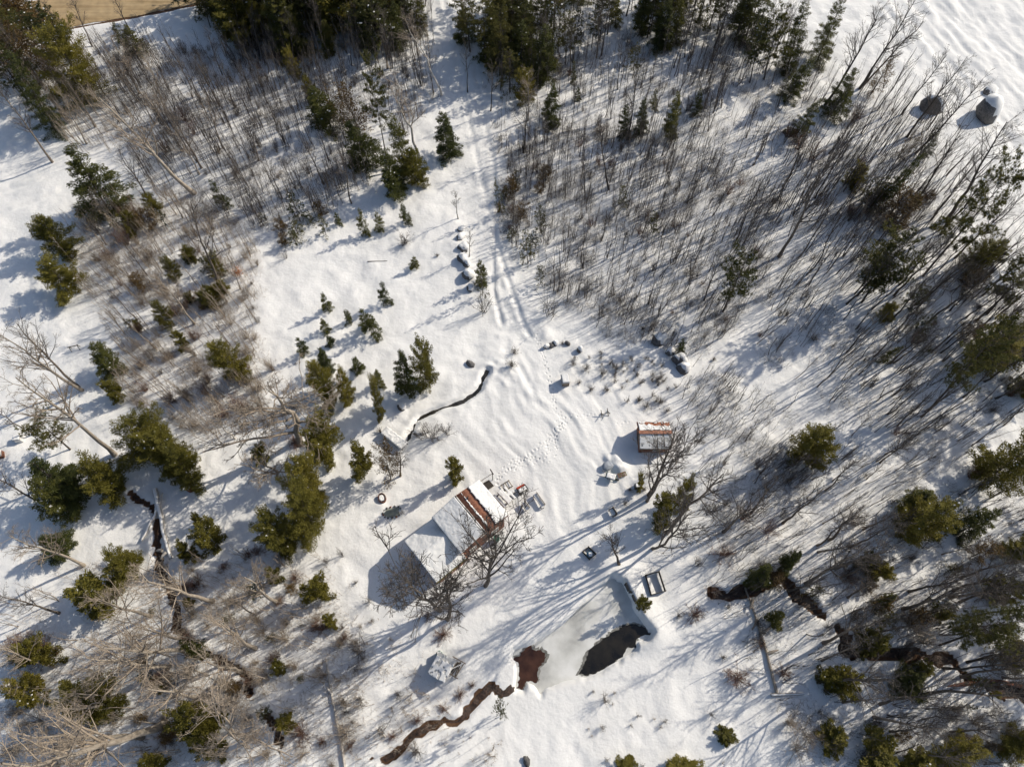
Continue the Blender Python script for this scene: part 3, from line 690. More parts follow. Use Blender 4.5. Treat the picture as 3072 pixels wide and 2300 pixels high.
snow_sheet('snow_strip', slope(.04, RG, A, EV, -B_, B_), 90, 80, house, .07, lambda u, v: (u > .17 + .02 * v + .05 * vn(u * 0 + 5, v * 14, 1., 4)) & (u < .235 + .07 * vn(u * 0 + 8, v * 11, 1., 5) + .05 * vn(u * 0 + 1, v * 40, 1., 6)), 3)
snow_sheet('snow_strip', slope(.0, RG, A, EV, -B_, B_), 60, 60, house, .06, lambda u, v: (u < .05), 3)
MB().bar((0, -B_ - .05, RG + .06), (0, B_ + .05, RG + .06), .16, .05).build('ridge_cap', M['black'], house)
for sx in (-1, 1):
    MB().bar((sx * (A + .03), -B_, EV - .1), (sx * (A + .03), B_, EV - .1), .05, .18).build('fascia', M['dark_wood'], house)
    for sy in (-1, 1):
        MB().bar((0, sy * (B_ + .03), RG - .09), (sx * A, sy * (B_ + .03), EV - .09), .05, .2).build('barge_board', M['board'], house)
sheets_ = [(-XB, -1), (XB, 1)]
for yb, s_ in sheets_:                                 # wing roof: ridge runs along x
    MB().add([(XA, 0, XR), (-A + .5, 0, XR), (-A + .5, yb, XE), (XA, yb, XE), (XA, 0, XR - .08), (-A + .5, 0, XR - .08), (-A + .5, yb, XE - .08), (XA, yb, XE - .08)],
             [(0, 1, 2, 3), (4, 7, 6, 5), (0, 3, 7, 4), (1, 5, 6, 2), (2, 6, 7, 3), (0, 4, 5, 1)]).build('wing_roof', M['rust_metal'], house)
    f = lambda u, v, yb=yb: np.stack([XA - .03 + (-A + .3 - XA) * v, u * yb * 1.02, XR + (XE - XR) * u + .02], -1)
    snow_sheet('snow_cover', f, 40, 44, house, .20, None, 4)
    MB().bar((XA - .02, 0, XR - .12), (XA - .02, yb, XE - .12), .05, .2).build('barge_board', M['board'], house)
MB().cyl((XA - .1, -XB - .06, XE - .06), (-A + .2, -XB - .06, XE - .06), .13, .12, 8).build('eave_log', M['moss'], house)
for y in (-XB, XB): MB().bar((XA, y * 1.012, XE - .12), (-A + .2, y * 1.012, XE - .12), .04, .14).build('fascia', M['dark_wood'], house)
def window(parent, c, w, h, ax, out):
    o = MB()
    for s in (-1, 1):
        if ax == 'x': o.box((c[0] + s * w / 2, c[1] + out * .03, c[2]), (.08, .08, h + .16)); o.box((c[0], c[1] + out * .03, c[2] + s * h / 2), (w - .08, .08, .08))
        else: o.box((c[0] + out * .03, c[1] + s * w / 2, c[2]), (.08, .08, h + .16)); o.box((c[0] + out * .03, c[1], c[2] + s * h / 2), (.08, w - .08, .08))
    f = o.build('window', M['white'], parent)
    MB().box((c[0], c[1] + (out * .012 if ax == 'x' else 0), c[2]) if ax == 'x' else (c[0] + out * .012, c[1], c[2]), (w - .06, .02, h - .06) if ax == 'x' else (.02, w - .06, h - .06)).build('pane', M['glass'], f)
yw = -B_ + .3
for wx in (-1.6, 1.5): window(house, (wx, yw, 1.7), .9, 1.1, 'x', -1)
window(house, (0, yw, 4.3), .8, .8, 'x', -1); window(house, (-5.2, -XB + .3, 1.6), .9, 1.0, 'x', -1)
xe = A - ov; window(house, (xe, -1.2, 1.7), 1.0, 1.1, 'y', 1)
dr = MB().box((xe + .03, 1.0, 1.0), (.06, .95, 2.0)).build('door', M['green'], house); MB().box((xe + .09, 1.35, 1.0), (.05, .05, .14)).build('handle', M['black'], dr)
MB().cyl((.9, 1.5, RG - .9), (.9, 1.5, RG + .25), .09, .09, 8).build('stove_pipe', M['black'], house)

def local_shadow(o): pass
def rz_of(p0, p1):
    a, b = G(*p0), G(*p1); return math.atan2(b[1] - a[1], b[0] - a[0])
def gp(px, py): 
    q = G(px, py)[:2]; return (q[0], q[1], ground_z(*q))

# shed with corrugated roof
s0, s1 = G(1919, 1302, 3.2), G(2016, 1302, 3.2); e0, e1 = G(1916, 1264, 2.25), G(1920, 1345, 2.25)
sc_ = ((s0[0] + s1[0]) / 2, (e0[1] + e1[1]) / 2 - .05); SL = (s1[0] - s0[0]) / 2; SW = (e0[1] - e1[1]) / 2
shed = thing('shed', 'small boarded shed with rusty corrugated roof streaked with snow', 'shed', (sc_[0], sc_[1], 0), -math.pi / 2)
# local x = -world y, local y = world x
MB().prism([(-SW + .2, -.3), (SW - .2, -.3), (SW - .2, 2.12), (0, 3.05), (-SW + .2, 2.12)], -SL + .2, SL - .2).build('wall', M['board'], shed)
sheets(shed, -.02, 3.2, -SW, 2.25, -SL, SL, 4, M['rust_metal'], 'roof_sheet', 6, .022); sheets(shed, .02, 3.2, SW, 2.25, -SL, SL, 4, M['grey_metal'], 'roof_sheet', 6, .03)
snow_sheet('snow_cover', slope(-.02, 3.2, -SW, 2.25, -SL + .05, SL - .05), 40, 60, shed, .10,
           lambda u, v: (u > .16 + .10 * vn(u * 0 + 2, v * 9, 1., 2)) & (u < .80 - .22 * v + .22 * vn(u * 3, v * 12, 1., 3)), 5)
snow_sheet('snow_patch', slope(-.02, 3.2, -SW, 2.25, -SL + .05, SL - .05), 40, 70, shed, .05, lambda u, v: (u > .84) & (vn(u * 6, v * 22, 1., 7) > .06), 6)
snow_sheet('snow_film', slope(.02, 3.2, SW, 2.25, -SL + .03, SL - .03), 60, 90, shed, .022, lambda u, v: (u > .10) & (vn(u * 9, v * 9, 1., 8) + .35 * np.cos(v * 4 * 6 * 2 * math.pi) < .30), 6)
MB().bar((0, -SL - .05, 3.27), (0, SL + .05, 3.27), .42, .05).build('ridge_cap', M['rust_metal'], shed)
for s_ in (-1, 1):
    MB().bar((0, s_ * (SL + .03), 3.1), (-SW, s_ * (SL + .03), 2.15), .05, .16).build('barge_board', M['board'], shed)
    MB().bar((0, s_ * (SL + .03), 3.1), (SW, s_ * (SL + .03), 2.15), .05, .16).build('barge_board', M['board'], shed)
MB().bar((SW + .03, -SL, 2.15), (SW + .03, SL, 2.15), .05, .12).build('fascia', M['dark_wood'], shed)
d_ = MB().box((0, -SL + .17, .95), (.9, .06, 1.9)).build('door', M['dark_wood'], shed); MB().box((.3, -SL + .12, .95), (.05, .05, .14)).build('handle', M['black'], d_)
window(shed, (SW - .2, .3, 1.3), .7, .6, 'y', 1)

# well box
wb = thing('well_box', 'low grey wooden box with a snowy lid beside the footprint path', 'box', gp(1694, 1152), rad(8)); wb.scale = (1.25, 1.25, 1.2)
MB().box((0, 0, .35), (.68, .88, 1.1)).build('body', M['wood'], wb)
MB().box((0, 0, .94), (.82, 1.0, .07)).build('lid', M['grey_metal'], wb)
snow_sheet('snow_cover', lambda u, v: np.stack([-.34 + .68 * u, -.44 + .88 * v, .98 + 0 * u], -1), 20, 24, wb, .1)

# tarpaper hut with pole-built wing
hz = rad(-28)
hut = thing('hut', 'little tarpaper hut with a snow-dusted sloping roof', 'hut', (*G(1330, 2004)[:2], 0), hz)
MB().prism([(-.85, -.3), (.85, -.3), (.85, 2.25), (-.85, 1.75)], -1.0, 1.0).build('wall', M['dark_wood'], hut)
MB().add([(-1.05, -1.2, 1.76), (1.05, -1.2, 2.38), (1.05, 1.2, 2.38), (-1.05, 1.2, 1.76), (-1.05, -1.2, 1.68), (1.05, -1.2, 2.3), (1.05, 1.2, 2.3), (-1.05, 1.2, 1.68)],
         [(0, 1, 2, 3), (7, 6, 5, 4), (0, 4, 5, 1), (1, 5, 6, 2), (2, 6, 7, 3), (3, 7, 4, 0)]).build('roof', M['grey_metal'], hut)
snow_sheet('snow_cover', lambda u, v: np.stack([-1.03 + 2.06 * u, -1.18 + 2.36 * v, 1.77 + .61 * u], -1), 40, 44, hut, .06, lambda u, v: vn(u * 7, v * 7, 1., 4) + .5 * vn(u * 20, v * 20, 1., 5) > -.22 + .25 * (v > .85), 4)
MB().box((-.1, -1.03, .8), (.7, .05, 1.5)).build('door', M['wood'], hut)
rack = thing('wood_rack', 'open pole rack of weathered lumber leaning against the tarpaper hut', 'rack', (*G(1368, 2003)[:2], 0), hz)
for px_, py_ in ((-.55, -.8), (.55, -.8), (-.55, .8), (.55, .8)): MB().cyl((px_, py_, -.2), (px_, py_, 1.35), .05, .045, 6).build('post', M['wood'], rack)
for py_ in (-.8, .8): MB().cyl((-.75, py_, 1.36), (.8, py_, 1.40), .05, .05, 6).build('rail', M['wood'], rack)
for k in range(8): MB().box((-.5 + .14 * k, random.uniform(-.1, .1), .25 + .11 * (k % 4)), (.11, 1.5 + random.uniform(-.3, .2), .04), Matrix.Rotation(random.uniform(-.2, .2), 3, 'Z')).build('plank', M['wood'] if k % 3 else M['dark_wood'], rack)
MB().bar((-.55, -.7, 1.43), (.6, .75, 1.46), .1, .05).build('plank', M['white'], rack)
bn = thing('barrel', 'green barrel standing at the corner of the tarpaper hut', 'barrel', (*G(1320, 1962)[:2], 0), 0)
MB().cyl((0, 0, -.1), (0, 0, .95), .30, .30, 16).build('drum', M['green'], bn); MB().cyl((0, 0, .95), (0, 0, 1.0), .32, .30, 16).build('lid', M['green'], bn)
snow_sheet('snow_cover', lambda u, v: np.stack([.22 * (u - .5) * 2, .22 * (v - .5) * 2, 1.0 + 0 * u], -1), 10, 10, bn, .05)
bn = thing('barrel', 'dark green rain barrel under the bare tree by the house wall', 'barrel', (*G(1490, 1618)[:2], 0), 0)
MB().cyl((0, 0, -.1), (0, 0, 1.0), .33, .33, 16).build('drum', M['green'], bn); MB().cyl((0, 0, 1.0), (0, 0, 1.05), .35, .33, 16).build('lid', M['green'], bn)

# benches, tables, carts
def bench(label, px, py, ang, L=1.7, back=True, m='wood', group=None):
    t = thing('bench', label, 'bench', gp(px, py), ang, group)
    for k in range(3): MB().box((0, -.16 + .16 * k, .45), (L, .14, .04)).build('seat_slat', M[m], t)
    for sx in (-1, 1):
        for sy in (-.2, .2): MB().box((sx * (L / 2 - .12), sy, .14), (.08, .07, .62)).build('leg', M['dark_wood'], t)
    if back:
        for k in range(2): MB().box((0, .27, .66 + .17 * k), (L, .04, .13)).build('back_slat', M[m], t)
        for sx in (-1, 1): MB().box((sx * (L / 2 - .12), .235, .66), (.06, .03, .5)).build('back_post', M['dark_wood'], t)
    snow_sheet('snow_cover', lambda u, v: np.stack([(u - .5) * (L - .05), -.22 + .42 * v, .47 + 0 * u], -1), 24, 12, t, .13)
    return t
bench('long snow-capped wooden bench standing alone in the yard', 1616, 1504, rz_of((1603, 1484), (1628, 1520)), 1.75)
bench('short wooden bench with snow on its seat beside the bare tree tips', 1576, 1521, rz_of((1566, 1506), (1582, 1528)), 1.0)
bench('brown slatted bench between the picnic table and red cart', 1532, 1481, rz_of((1520, 1486), (1548, 1470)), 1.0, False, 'board')
stl = thing('stool', 'small snow-topped stool at the end of the yard bench', 'stool', gp(1626, 1522), .3)
MB().box((0, 0, .4), (.36, .36, .05)).build('seat', M['wood'], stl)
for sx in (-.13, .13):
    for sy in (-.13, .13): MB().box((sx, sy, .13), (.05, .05, .5)).build('leg', M['dark_wood'], stl)
snow_sheet('snow_cover', lambda u, v: np.stack([(u - .5) * .32, (v - .5) * .32, .425 + 0 * u], -1), 10, 10, stl, .1)
pt = thing('picnic_table', 'snow-laden wooden picnic table in front of the house', 'table', gp(1515, 1494), rz_of((1500, 1470), (1545, 1516)))
for k in range(5): MB().box((0, -.3 + .15 * k, .75), (1.9, .14, .04)).build('tabletop_plank', M['wood'], pt)
for s in (-1, 1):
    for k in range(2): MB().box((0, s * (.68 + .14 * k), .45), (1.9, .13, .04)).build('seat_plank', M['wood'], pt)
    for e in (-1, 1): MB().bar((e * .7, s * .25, .72), (e * .7, s * .72, -.1), .09, .04).build('leg', M['dark_wood'], pt)
    MB().bar((s * .745, -.8, .41), (s * .745, .8, .41), .03, .09).build('crossbar', M['dark_wood'], pt)
    snow_sheet('snow_cover', lambda u, v, s=s: np.stack([(u - .5) * 1.85, s * .62 + s * .26 * v, .475 + 0 * u], -1) if s > 0 else np.stack([(u - .5) * 1.85, -.88 + .26 * v, .475 + 0 * u], -1), 24, 8, pt, .12)
snow_sheet('snow_cover', lambda u, v: np.stack([(u - .5) * 1.86, (v - .5) * .7, .775 + 0 * u], -1), 30, 14, pt, .16)
ctt = thing('cart', 'small red garden cart filled with snow', 'cart', gp(1566, 1470), rz_of((1548, 1478), (1580, 1460)))
MB().box((0, 0, .38), (1.1, .68, .04)).build('floor', M['dark_wood'], ctt)
MB().box((-.05, .35, .52), (1.0, .03, .28)).build('side_panel', M['red'], ctt); MB().box((-.05, -.35, .52), (1.0, .03, .28)).build('side_panel', M['black'], ctt)
MB().box((-.05, .30, .665), (1.0, .22, .02)).build('red_board', M['red'], ctt)
MB().box((.56, 0, .52), (.03, .68, .28)).build('end_panel', M['black'], ctt); MB().box((-.56, 0, .52), (.03, .68, .28)).build('end_panel', M['black'], ctt)
for sx in (-.38, .38):
    for sy in (-.42, .42): MB().cyl((sx, sy - .04, .17), (sx, sy + .04, .17), .19, .19, 12).build('wheel', M['black'], ctt)
MB().bar((-.56, 0, .35), (-1.15, .05, .55), .04).build('handle', M['black'], ctt)
snow_sheet('snow_cover', lambda u, v: np.stack([-.5 + 1.0 * u, -.32 + .48 * v, .42 + 0 * u], -1), 16, 12, ctt, .2)
sk = thing('pallet', 'low frame of crossed boards half sunk in snow behind the picnic table', 'pallet', gp(1520, 1458), rz_of((1498, 1468), (1530, 1448)))
for y in (-.4, .4): MB().box((0, y, .12), (1.25, .07, .12)).build('rail', M['dark_wood'], sk)
for k in range(3): MB().box((-.5 + .5 * k, 0, .20), (.09, .9, .03)).build('slat', M['wood'], sk)
# entry steps and handrail
stp = thing('entry_steps', 'dark wooden steps at the house corner under the handrail', 'steps', gp(1466, 1455), R40)
for k in range(3): MB().box((.28 * k - .3, 0, .45 - .17 * k), (.3, .95, .05)).build('tread', M['dark_wood'], stp)
for s in (-1, 1): MB().bar((-.45, s * .44, .5), (.5, s * .44, -.05), .05, .16).build('stringer', M['dark_wood'], stp)
hr = thing('clothesline_post', 'dark pole arm with a crosspiece reaching out from the house eave', 'pole', (*G(1480, 1425)[:2], 0), 0)
tip = G(1477, 1420, 2.4) - np.array([*G(1480, 1425)[:2], 0]); eav = G(1440, 1444, 4.6) - np.array([*G(1480, 1425)[:2], 0])
MB().cyl((tip[0], tip[1], -.2), tip, .05, .04, 7).build('post', M['dark_wood'], hr); MB().bar(tip, eav, .05).build('arm', M['dark_wood'], hr)
MB().bar(tip + np.array([-.25, .5, .04]), tip + np.array([.12, -.12, .04]), .12, .1).build('crosspiece', M['dark_wood'], hr)
# barrel tub and garden pond
tb = thing('tub', 'half-barrel wooden tub tilted in the snow beside the tiny garden pond', 'tub', gp(1148, 1497), .35)
nst = 16
for k in range(nst):
    a = 2 * math.pi * k / nst; MB().box((.42 * math.cos(a), .55 * math.sin(a), .22), (.045, .19, .5), Matrix.Rotation(math.atan2(.42 * math.sin(a), .55 * math.cos(a)), 3, 'Z')).build('stave', M['board'], tb)
V_, F_ = tubes(np.array([[(.455 * math.cos(a), .585 * math.sin(a), .36) for a in np.linspace(0, 2 * math.pi, 25)]]), np.full((1, 25), .012), 4); link('hoop', raw_mesh('hoop', V_, F_, M['black']), tb)
snow_sheet('snow_cover', lambda u, v: np.stack([(u - .5) * 1.5 * .42 - .05, (v - .5) * 1.5 * .55, .30 + 0 * u], -1), 16, 18, tb, .16, lambda u, v: (u - .5) ** 2 + (v - .5) ** 2 < .25)
gpnd = thing('garden_pond', 'tiny greenish frozen garden pond ringed with stones', 'garden pond', gp(1178, 1537), .2)
MB().prism([(1.05 * math.cos(a) * (1 + .1 * math.sin(3 * a)), .58 * math.sin(a) * (1 + .12 * math.cos(2 * a))) for a in np.linspace(0, 6.2, 22)], -.5, .16, 2).build('ice', grained('greenish ice', (.20, .22, .18), (.32, .33, .28), 3, .3, None, .1), gpnd)
def rock_geo(seed, n1=7, n2=12, jag=.28):
    r = np.random.default_rng(seed); ph = np.linspace(0, math.pi, n1); th = np.linspace(0, 2 * math.pi, n2, endpoint=False); V = []
    k = r.normal(size=(5, 3)); w_ = r.uniform(.5, 1, 5)
    for p in ph:
        for t in th:
            d = np.array([math.sin(p) * math.cos(t), math.sin(p) * math.sin(t), math.cos(p)]); s = 1 + jag * sum(w_[i] * math.sin(2.1 * d @ k[i] + i) for i in range(5)) / 2.2
            V.append(d * s)
    ix = np.arange(n1 * n2).reshape(n1, n2); F = np.stack([ix[:-1], ix[1:], np.roll(ix[1:], -1, 1), np.roll(ix[:-1], -1, 1)], -1).reshape(-1, 4)
    return np.array(V), F
ROCKS = [rock_geo(40 + i, 6, 9, .42) for i in range(6)]
for k in range(15):
    a = k * .42; V_, F_ = ROCKS[k % 6]; o = link('stone', raw_mesh('stone', V_ * .12, F_, M['rock'] if k % 4 else M['board'], True), gpnd)
    o.location = (1.12 * math.cos(a), .66 * math.sin(a), .13); o.rotation_euler = (0, 0, k)
def boulder(label, px, py, r, h, seed, group=None, cap=True, rz=0, ex=1.0):
    x, y, z = gp(px, py); t = thing('boulder', label, 'boulder', (x, y, z), rz, group); V_, F_ = ROCKS[seed % 6]
    S = np.array([r * ex, r, h]); V2 = V_ * S; V2[:, 2] += h * .25
    link('rock', raw_mesh('rock', V2, F_, M['rock'], False), t)
    if cap:
        C = V_ * S * np.array([1.02, 1.02, 1.06]); C[:, 2] += h * .25 + .10
        C[:, :2] += np.array([[math.cos(rz), math.sin(rz)], [-math.sin(rz), math.cos(rz)]]) @ np.array([.17 * r, .13 * r])
        link('snow_cap', raw_mesh('snow_cap', C, F_, M['snow'], True), t)
    return t
BL = 'round snow-capped boulder in the row along the driveway'
ords = ['first', 'second', 'third', 'fourth', 'fifth', 'sixth', 'seventh']
for k, (a, b, r_, h_) in enumerate([(1382, 690, .5, .4), (1384, 716, .6, .5), (1386, 750, .7, .62), (1388, 784, .7, .62), (1402, 800, .6, .45), (1404, 832, .75, .6), (1412, 866, .6, .4)]):
    boulder(f'snow-capped boulder in the driveway row, {ords[k]} from the young sapling pair', a, b, r_, h_, k, 'boulders along the driveway', True, k * .7)
boulder('rounded dark boulder with a broad snow cap, apart from the cluster', 1972, 1026, .95, .95, 0, 'boulders in the dark cluster')
boulder('small half-buried boulder in the middle of the dark cluster', 2010, 1062, .6, .65, 1, 'boulders in the dark cluster')
boulder('tall dark boulder with a bare side in the dark cluster', 2028, 1088, .9, 1.15, 2, 'boulders in the dark cluster', True, 1.2, .75)
boulder('lowest round boulder of the dark cluster, facing the shed', 2046, 1114, .75, .75, 3, 'boulders in the dark cluster')
boulder('large pointed grey boulder among the trees at the field edge', 2782, 330, 1.6, 1.7, 4, 'boulders at the field edge', True, .5)
boulder('large steep boulder with deep blue shade at the open field', 2950, 345, 1.6, 1.9, 5, 'boulders at the field edge', True, 1.9)
boulder('small snow-smothered boulder out on the open field', 2968, 272, 1.0, .7, 0, 'boulders at the field edge')
boulder('small grey slab of rock alone below the frozen pond', 1578, 2280, .55, .4, 2, None, False, .3, .6)
boulder('snow-topped rock beside the thin creek bend', 1258, 1302, .5, .45, 1)
boulder('low rock by the creek above the footbridge', 1206, 1226, .5, .5, 3)
boulder('dark rock in the snow above the creek', 1408, 1094, .55, .4, 4, None, False)
for k, (a, b) in enumerate([(1640, 1045), (1652, 1040), (1664, 1036), (1700, 1034), (1738, 1056)]):
    boulder(['small dark stone at the lower end of the stone pile', 'dark stone in the middle of the stone pile', 'top dark stone of the stone pile', 'lone dark stone beside the stone pile', 'dark stone apart from the pile under a twiggy bush'][k], a, b, .35, .4, k + 1, 'stones above the well box', k % 2 == 0)
# footbridge
fb = thing('footbridge', 'plank footbridge deep in snow over the end of the creek', 'footbridge', gp(1186, 1322), rz_of((1155, 1298), (1214, 1344)))
for k in range(12): MB().box((-1.5 + .27 * k, 0, .35), (.24, 1.1, .05)).build('plank', M['wood'], fb)
for y in (-.45, .45): MB().bar((-1.7, y, .26), (1.7, y, .26), .14, .14).build('beam', M['dark_wood'], fb)
snow_sheet('snow_cover', lambda u, v: np.stack([-1.65 + 3.3 * u, -.56 + 1.12 * v, .38 + 0 * u], -1), 50, 20, fb, .32)
stm = thing('root_stump', 'small dark stump with splayed roots at the end of the footbridge', 'stump', gp(1143, 1298), .4)
MB().cyl((0, 0, -.2), (0, 0, .35), .14, .10, 8).build('trunk', M['bark_dark'], stm)
for k in range(5): MB().cyl((0, 0, .3), (.55 * math.cos(k * .55 + .9), .55 * math.sin(k * .55 + .9), .5 + .08 * (k % 2)), .05, .015, 5).build('root', M['bark_dark'], stm)
# sawbuck, wheelbarrow, pallet, chair, planter
sw = thing('sawbuck', 'X-legged wooden sawbuck at the end of the footprints', 'sawbuck', gp(1812, 1247), .3)
for x in (-.4, .4):
    MB().bar((x, -.38, -.05), (x, .38, .85), .07).build('leg', M['dark_wood'], sw); MB().bar((x + .075, .38, -.05), (x + .075, -.38, .85), .07).build('leg', M['dark_wood'], sw)
MB().bar((-.5, 0, .36), (.55, 0, .36), .06).build('crossbar', M['dark_wood'], sw)
whb = thing('wheelbarrow', 'green wheelbarrow heaped with snow below the shed', 'wheelbarrow', gp(1832, 1436), rad(-20))
MB().add([(-.5, -.3, .35), (.35, -.25, .35), (.35, .25, .35), (-.5, .3, .35), (-.7, -.42, .68), (.55, -.36, .68), (.55, .36, .68), (-.7, .42, .68)], [(0, 3, 2, 1), (0, 1, 5, 4), (1, 2, 6, 5), (2, 3, 7, 6), (3, 0, 4, 7)]).build('tray', M['green'], whb)
MB().cyl((.75, -.05, .18), (.75, .05, .18), .2, .2, 12).build('wheel', M['black'], whb)
for s in (-1, 1): MB().bar((.75, s * .08, .2), (-1.25, s * .34, .52), .05).build('handle', M['wood'], whb); MB().bar((-.3, s * .26, .38), (-.4, s * .28, -.1), .04).build('leg', M['black'], whb)
snow_sheet('snow_cover', lambda u, v: np.stack([-.6 + 1.05 * u, -.33 + .66 * v, .56 + 0 * u], -1), 18, 14, whb, .22)
plt = thing('pallet', 'orange-brown slatted pallet lying beside the wheelbarrow', 'pallet', gp(1864, 1428), rad(18))
for k in range(6): MB().box((-.45 + .18 * k, 0, .16), (.10, .55, .03)).build('slat', M['moss'] if k % 2 else M['board'], plt)
for y in (-.2, .2): MB().box((0, y, .1), (1.05, .07, .08)).build('rail', M['wood'], plt)
sp = thing('tarp_heap', 'grey tarp-covered heap poking out of a snow bank by the shed', 'tarp heap', gp(1820, 1402), .4)
V_, F_ = rock_geo(77, 8, 14, .35); link('tarp', raw_mesh('tarp', V_ * np.array([.7, .5, .45]) + [0, 0, .15], F_, grained('grey tarp', (.22, .25, .30), (.40, .43, .48), 3, .6), True), sp)
chs = thing('garden_chair', 'dark garden seat with a snowy cushion between shed and pond', 'chair', gp(1836, 1540), rz_of((1822, 1526), (1840, 1556)))
MB().box((0, 0, .42), (1.0, .5, .05)).build('seat', M['dark_wood'], chs); MB().box((0, .27, .72), (1.0, .05, .55)).build('backrest', M['wood'], chs)
for sx in (-.44, .44):
    MB().box((sx, 0, .60), (.06, .5, .05)).build('armrest', M['dark_wood'], chs)
    for sy in (-.2, .2): MB().box((sx, sy, .15), (.06, .06, .6)).build('leg', M['dark_wood'], chs)
snow_sheet('snow_cover', lambda u, v: np.stack([-.38 + .76 * u, -.22 + .42 * v, .445 + 0 * u], -1), 14, 12, chs, .14)
pl = thing('planter', 'small dark square planter filled with snow under cedar shoots', 'planter', gp(1908, 1464), .1)
for s in (-1, 1): MB().box((0, s * .24, .4), (.52, .04, .9)).build('panel', M['black'], pl); MB().box((s * .24, 0, .4), (.04, .44, .9)).build('panel', M['black'], pl)
snow_sheet('snow_cover', lambda u, v: np.stack([-.21 + .42 * u, -.21 + .42 * v, .78 + 0 * u], -1), 10, 10, pl, .1)
def frame_bed(name, label, corners, h, t, extra=None):
    cs = [np.array(G(*c)[:2]) for c in corners]; c0 = np.mean(cs, 0); z = max(ground_z(*c) for c in cs) - .1; t_ = thing(name, label, 'raised bed', (c0[0], c0[1], z), 0)
    for i in range(4):
        a, b = cs[i] - c0, cs[(i + 1) % 4] - c0; d = (b - a) / np.linalg.norm(b - a)
        MB().bar((*(a + d * .04), h / 2), (*(b - d * .04), h / 2), t, h).build('board', M['dark_wood'], t_); MB().box((*a, h / 2), (.10, .10, h + .12)).build('post', M['dark_wood'], t_)
    return t_
frame_bed('raised_bed', 'large empty raised bed frame of thin dark boards on the pond bank', [(1935, 1727), (1974, 1716), (1993, 1774), (1951, 1786)], .62, .05)
cf = frame_bed('cold_frame', 'small square cold frame holding a blue basin', [(1748, 1656), (1765, 1641), (1787, 1662), (1768, 1678)], .5, .07)
bs = tag(link('basin', None), 'round blue basin lying inside the small cold frame', 'basin'); bs.location = (*G(1769, 1664)[:2], .02)
MB().cyl((0, 0, 0), (0, 0, .28), .2, .34, 14).build('bowl', M['blue'], bs); snow_sheet('snow_cover', lambda u, v: np.stack([(u - .5) * .44 + .05, (v - .5) * .44, .29 + 0 * u], -1), 10, 10, bs, .05)
# retaining posts on the pond bank
rw = thing('retaining_boards', 'dark broken boards shoring up the steep pond bank', 'boards', (0, 0, 0))
for a, b in (((1877, 1752), (1886, 1772)), ((1887, 1774), (1896, 1778)), ((1897, 1784), (1904, 1800))):
    p, q = G(*a, .3), G(*b, .3); MB().bar((p[0], p[1], .25), (q[0], q[1], .25), .14, .7).build('board', M['black'], rw)
for a in ((1877, 1750), (1890, 1775), (1905, 1802)): p = G(*a, .4); MB().cyl((p[0], p[1], -.7), (p[0], p[1], .85), .08, .07, 6).build('post', M['dark_wood'], rw)
# pale boxes by the lane, cut log, easel
for lab, px, py, rz_, m in (('low white box standing in the snow near the lane pines', 60, 1318, .2, 'white'), ('reddish box at the lane edge beyond the white box', 4, 1366, .3, 'board')):
    t = thing('hive_box', lab, 'box', gp(px, py), rz_); MB().box((0, 0, .3), (.75, .75, .8)).build('body', M[m], t); MB().box((0, 0, .73), (.85, .85, .06)).build('lid', M['grey_metal'], t)
    snow_sheet('snow_cover', lambda u, v: np.stack([(u - .5) * .75, (v - .5) * .75, .76 + 0 * u], -1), 14, 14, t, .12)
lg = thing('cut_log', 'short cut log section with snow on top beneath the big cedars', 'log', gp(576, 1470), 1.2)
MB().cyl((0, 0, -.1), (0, 0, .85), .40, .36, 14).build('bark', M['board'], lg); snow_sheet('snow_cover', lambda u, v: np.stack([(u - .5) * .52, (v - .5) * .52, .86 + 0 * u], -1), 12, 12, lg, .1)
es = thing('sawhorse', 'small triangular wooden sawhorse on the snowy lane', 'sawhorse', gp(228, 1047), .3)
for x in (-.5, .5):
    for s in (-1, 1): MB().bar((x, s * .3, -.05), (x, 0, .75), .06).build('leg', M['dark_wood'], es)
MB().bar((-.65, 0, .78), (.65, 0, .78), .09).build('beam', M['dark_wood'], es)

# fallen trunks
def log(name, label, pts, r0, r1, m, z=.12, limbs=(), cat='log', snow=True):
    W_ = [G(*p) for p in pts]; q = []
    for i in range(len(W_) - 1):
        for k in range(6): q.append(W_[i] + (W_[i + 1] - W_[i]) * k / 6)
    q.append(W_[-1]); q = np.array(q); q[:, 2] = [ground_z(a, b) for a, b, c in q]; q[:, 2] = np.maximum(q[:, 2], np.median(q[:, 2]) - .1) + z
    c0 = q[0].copy(); t = thing(name, label, cat, c0); q = q - c0; rr = np.linspace(r0, r1, len(q))
    V_, F_ = tubes(q[None], rr[None], 8); link('trunk', raw_mesh('trunk', V_, F_, m, True), t)
    for a, b in limbs:
        p0, p1 = G(*a) - c0, G(*b) - c0; p0[2] = z + ground_z(*G(*a)[:2]) - c0[2]; p1[2] = z + .3 + ground_z(*G(*b)[:2]) - c0[2]
        V_, F_ = tubes(np.array([[p0, (p0 + p1) / 2 + [0, 0, .15], p1]]), np.array([[r1 * 1.1, r1 * .8, r1 * .4]]), 6); link('limb', raw_mesh('limb', V_, F_, m, True), t)
    if snow:
        V_, F_ = tubes((q + np.array([.0, .0, 0]) + np.column_stack([q[:, 0] * 0, q[:, 0] * 0, rr * .55]))[None], (rr * .72)[None], 6); link('snow_cover', raw_mesh('snow_cover', V_, F_, M['snow'], True), t)
    return t
log('fallen_birch', 'thick white birch trunk fallen across the brown ditch', [(472, 1472), (484, 1520), (497, 1580), (508, 1630), (520, 1678)], .32, .20, M['birch'], .4, [((508, 1660), (490, 1680)), ((498, 1655), (474, 1654)), ((487, 1525), (500, 1485))])
